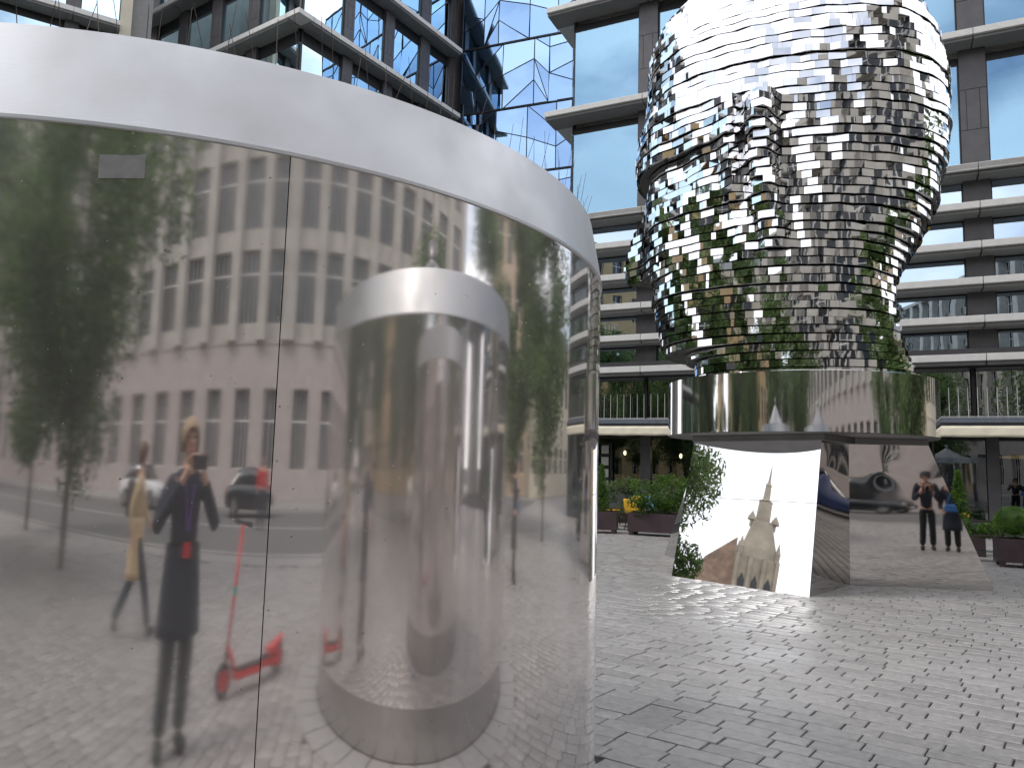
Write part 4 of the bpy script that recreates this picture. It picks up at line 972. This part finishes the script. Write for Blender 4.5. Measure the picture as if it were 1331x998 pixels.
cam_pose = dict(elL=(-.34,.10,1.16), elR=(.34,.10,1.16), wrL=(-.105,.27,1.44), wrR=(.105,.27,1.44), haL=(-.062,.30,1.52), haR=(.062,.30,1.52), shL=(-.18,.02,1.41), shR=(.18,.02,1.41),
   knL=(-.10,.03,.5), anL=(-.13,0,.09), toL=(-.16,.15,.035), anR=(.10,-.06,.09), toR=(.15,.08,.035))
ph = person((.02,-.44), R_(4), 'blond photographer in long navy coat holding up a phone, reflected tall in the near drum', M['navy'], M['trouser'], M['hair'], cam_pose, coat=.34, bulk=1.15, scale=1.05)
b = MB(); b.add([(-.055,.135,1.40),(-.04,.14,1.40),(.0,.15,1.16),(-.014,.15,1.16)],[(0,1,2,3)]).add([(.04,.14,1.40),(.055,.135,1.40),(.014,.15,1.16),(.0,.15,1.16)],[(0,1,2,3)]); o = b.build('lanyard', M['violet'], ph); s_=o.modifiers.new('s','SOLIDIFY'); s_.thickness=.004
MB().box(-.035,.150,1.02,.035,.158,1.10).build('badge', M['red'], ph)
r = empty('phone', (0,-.022,1.585), R_(0), label='black smartphone held up in both hands of the blond photographer', cat='phone')
MB().box(-.075,-.008,-.035,.075,.0,.04).build('phone_body', M['phone'], r, bevel=.003)
MB().rod((.04,.0,.012),(.04,.003,.012),.010,.010,16).build('phone_lens', M['carglass'], r)
walk = dict(knL=(-.09,.20,.55), anL=(-.09,.36,.11), toL=(-.09,.50,.10), knR=(.09,-.06,.52), anR=(.09,-.40,.14), toR=(.09,-.30,.04), elL=(-.24,-.14,1.16), wrL=(-.24,-.10,.93), haL=(-.24,-.07,.84), elR=(.24,.08,1.16), wrR=(.22,.24,1.0), haR=(.22,.30,.94))
pb = person((.05,-3.6), R_(-75), 'passer-by in a long beige coat striding past behind the photographer', M['camel'], M['denim'], M['hairb'], walk, coat=.42)
MB().box(-.14,-.28,1.08,.14,-.13,1.42).build('backpack', M['denim'], pb, bevel=.04)
couple1 = person((8.12,4.86), R_(10), 'man in dark jacket and cap, reflected in the right pedestal panel', M['navy'], M['trouser'], M['hairb'], dict(elL=(-.30,.05,1.18),wrL=(-.13,.24,1.32),haL=(-.08,.30,1.38),elR=(.30,.05,1.18),wrR=(.13,.24,1.32),haR=(.08,.30,1.38)), cap=M['denim'])
r = empty('ring_camera', (8.07,5.20,1.38), R_(10), label='black round handheld camera rig held by the man in the cap', cat='camera')
b = MB()
for i in range(24):
    a0,a1=2*math.pi*i/24,2*math.pi*(i+1)/24; b.rod((.10*math.cos(a0),0,.10*math.sin(a0)),(.10*math.cos(a1),0,.10*math.sin(a1)),.012,.012,6)
b.build('ring', M['phone'], r); MB().box(-.03,-.03,-.03,.03,.02,.03).build('camera_body', M['phone'], r)
couple2 = person((8.62,4.98), R_(22), 'long haired woman in dark clothes leaning on the man in the cap', M['denim'], M['trouser'], M['hairb'], dict(wrL=(-.20,.16,1.0),haL=(-.16,.2,.94)), hairlong=True, scale=.96, coat=.5)
r = empty('shoulder_bag', (8.56,5.20,1.02), R_(22), label='bright blue shoulder bag carried by the long haired woman', cat='bag'); MB().box(-.15,-.04,-.1,.15,.04,.1).build('bag_body', M['bluec'], r, bevel=.03)
b = MB(); b.rod((-.12,0,.09),(0,-.1,.42),.008,.008,6).rod((.12,0,.09),(0,-.1,.42),.008,.008,6); b.build('strap', M['bluec'], r)
person((9.2,-12.2), R_(20), 'person in a red jacket standing by the road, small in the drum reflection', M['red'], M['denim'], M['hairb'], fingers=False)
sit = dict(pel=(0,0,.50),low=(0,0,.6),waist=(0,-.02,.70),chest=(0,-.02,.93),neckb=(0,0,1.06),neck=(0,.02,1.12),head=(0,.04,1.20),shL=(-.18,0,.99),shR=(.18,0,.99),elL=(-.25,.08,.74),elR=(.25,.08,.74),wrL=(-.14,.30,.78),wrR=(.14,.30,.78),haL=(-.08,.36,.79),haR=(.08,.36,.79),hiL=(-.1,.05,.50),hiR=(.1,.05,.50),knL=(-.13,.46,.50),knR=(.13,.46,.50),anL=(-.13,.44,.09),anR=(.13,.44,.09),toL=(-.13,.58,.035),toR=(.13,.58,.035))
def guest(x, y, rz, top, hair, label):
    p_ = world(RB, rz_rb, x, y, .12); g0 = person(p_, rz, label, top, M['denim'], hair, sit, fingers=False, group='guests seated in the restaurant')
    s0 = empty('restaurant_seat', (p_[0],p_[1],.03), rz, label='dark seat under the guest: '+label.split(',')[0], cat='seat', group='seats of the restaurant guests')
    MB().box(-.22,-.2,.42,.22,.22,.47).build('seat', M['tabletop'], s0); MB().box(-.22,-.25,.47,.22,-.2,.95).build('backrest', M['tabletop'], s0)
    for sx in (-1,1):
        for sy in (-1,1): MB().box(sx*.19-.02,sy*.18-.02,0,sx*.19+.02,sy*.18+.02,.42).build('leg', M['tabletop'], s0)
guest(.75,2.2,R_(100),M['bluec'],M['hairb'],'guest in a bright blue shirt, seated behind the door post glass')
guest(-.55,2.5,R_(-60),M['teal'],M['hairb'],'guest in a teal top, seated behind the menu rack')
guest(2.3,2.6,R_(80),M['lightblue'],M['hairb'],'guest in a pale blue shirt, right of the door post')
guest(1.9,2.3,R_(-80),M['pinkc'],M['hairb'],'guest in a dull red top, facing the pale blue shirt')
gp = person((10.0,18.9,0.0), R_(60), 'balding man in a light blue shirt sitting outside behind the bright conifer', M['lightblue'], M['denim'], M['hairb'], sit, fingers=False)
chair((10.0,18.88),R_(60+180),M['cushion'],'chair under the man in the light blue shirt')
# ------------------------------------------------------------------ scooter
sr = empty('electric_scooter', (1.0,-1.05,0), 0, label='red electric scooter standing beside the photographer, reflected in the near drum', cat='scooter')
for x in (0,1.08):
    w_ = MB(); K=28
    for i in range(K):
        a0,a1=2*math.pi*i/K,2*math.pi*(i+1)/K; w_.rod((x+.105*math.cos(a0),0,.125+.105*math.sin(a0)),(x+.105*math.cos(a1),0,.125+.105*math.sin(a1)),.024,.024,8)
    t_=w_.build('wheel', M['rubber'], sr, True); MB().rod((x,-.03,.125),(x,.03,.125),.075,.075,16).build('rim', M['red'], t_)
MB().box(.20,-.075,.10,.98,.075,.155).build('deck', M['red'], sr, bevel=.015); MB().box(.24,-.065,.1555,.92,.065,.165).build('grip_mat', M['rubber'], sr)
MB().rod((.22,0,.13),(.07,0,.33),.032,.03,10).build('neck', M['red'], sr, True); MB().rod((0.0,0,.125),(.05,0,.32),.03,.03,10).build('fork', M['rubber'], sr, True)
MB().rod((.05,0,.32),(.20,0,1.16),.024,.021,12).build('stem', M['red'], sr, True); MB().rod((.115,0,.68),(.125,0,.74),.0255,.0255,12).build('stem_sleeve', M['teal'], sr)
MB().rod((.205,-.24,1.17),(.205,.24,1.17),.013,.013,10).build('handlebar', M['rubber'], sr); 
for s_ in (-1,1): MB().rod((.205,s_*.14,1.17),(.205,s_*.25,1.17),.019,.019,10).build('grip', M['rubber'], sr)
MB().rod((.9,0,.18),(1.16,0,.27),.05,.035,8).build('mudguard', M['red'], sr)
# ------------------------------------------------------------------ cars
def car(loc, rz, paint, label):
    r = empty('parked_car', (*loc,0), rz, label=label, cat='car', group='cars parked by the plaza')
    st_ = [(-2.15,.42,.62,.78,.62),(-2.05,.30,.86,.86,.70),(-1.5,.24,.95,.90,.72),(-.95,.24,.98,.91,.72),(0,.22,.97,.91,.72),(.9,.22,.95,.91,.72),(1.4,.24,.88,.89,.70),(1.9,.28,.78,.84,.66),(2.15,.38,.60,.72,.55)]
    vs=[];fs=[]
    for x,zb,zt,hw,_ in st_:
        for y,z in ((-hw*.92,zb),(-hw,zb+.12),(-hw,(zb+zt)/2+.06),(-hw*.93,zt-.05),(-hw*.80,zt),(hw*.80,zt),(hw*.93,zt-.05),(hw,(zb+zt)/2+.06),(hw,zb+.12),(hw*.92,zb)): vs.append((x,y,z))
    n=10
    for k in range(len(st_)-1):
        for i in range(n): j=(i+1)%n; fs.append((k*n+i,k*n+j,(k+1)*n+j,(k+1)*n+i))
    fs += [tuple(range(n)), tuple(range((len(st_)-1)*n,len(st_)*n))[::-1]]
    MB().add(vs,fs).build('body', paint, r, True, bevel=.03)
    cab=[(-1.75,.93,.93,.78),(-1.15,.93,1.36,.70),(-.2,.93,1.45,.68),(.45,.93,1.40,.68),(1.15,.90,.92,.76)]; vs=[];fs=[]
    for x,zb,zt,hw in cab:
        for y,z in ((-.80,zb),(-hw,zt-.03 if zt-zb>.1 else zt),(-hw*.86,zt),(hw*.86,zt),(hw,zt-.03 if zt-zb>.1 else zt),(.80,zb)): vs.append((x,y,z))
    for k in range(4):
        for i in range(6): j=(i+1)%6; fs.append((k*6+i,k*6+j,(k+1)*6+j,(k+1)*6+i))
    MB().add(vs,fs).build('windows', M['carglass'], r, True)
    MB().add([(-1.18,-.59,1.375),(-1.18,.59,1.375),(-.2,-.60,1.465),(-.2,.60,1.465),(.48,-.58,1.415),(.48,.58,1.415)],[(0,2,3,1),(2,4,5,3)]).build('roof_panel', paint, r, True)
    for x in (-1.35,1.35):
        for y in (-.86,.86):
            w_=MB().rod((x,y-.11,.32),(x,y+.11,.32),.32,.32,24).build('wheel', M['rubber'], r); MB().rod((x,y-.118,.32),(x,y+.118,.32),.20,.20,20).build('rim', M['chrome'], w_)
    for y in (-.62,.62): MB().ball((1.98,y,.66),.14,.13,.07,10).build('headlight', M['chrome'], r, True); MB().box(-2.14,y-.14,.68,-2.09,y+.14,.80).build('tail_light', M['red'], r)
    MB().box(2.13,-.26,.40,2.165,.26,.51).build('number_plate', M['white'], r); MB().box(2.10,-.35,.56,2.155,.35,.64).build('grille', M['dark2'], r)
dirA = math.atan2(.694,.72)
car((11.3,-16.6), R_(36), M['cark'], 'black car reflected in the right pedestal panel, nose towards the couple')
car((3.9,-24.2), dirA, M['carw'], 'white car parked before the pilaster building, reflected behind the passer-by')
car((18.2,-.4), R_(225), M['carb'], 'dark blue car reflected in the narrow recessed pedestal panel')
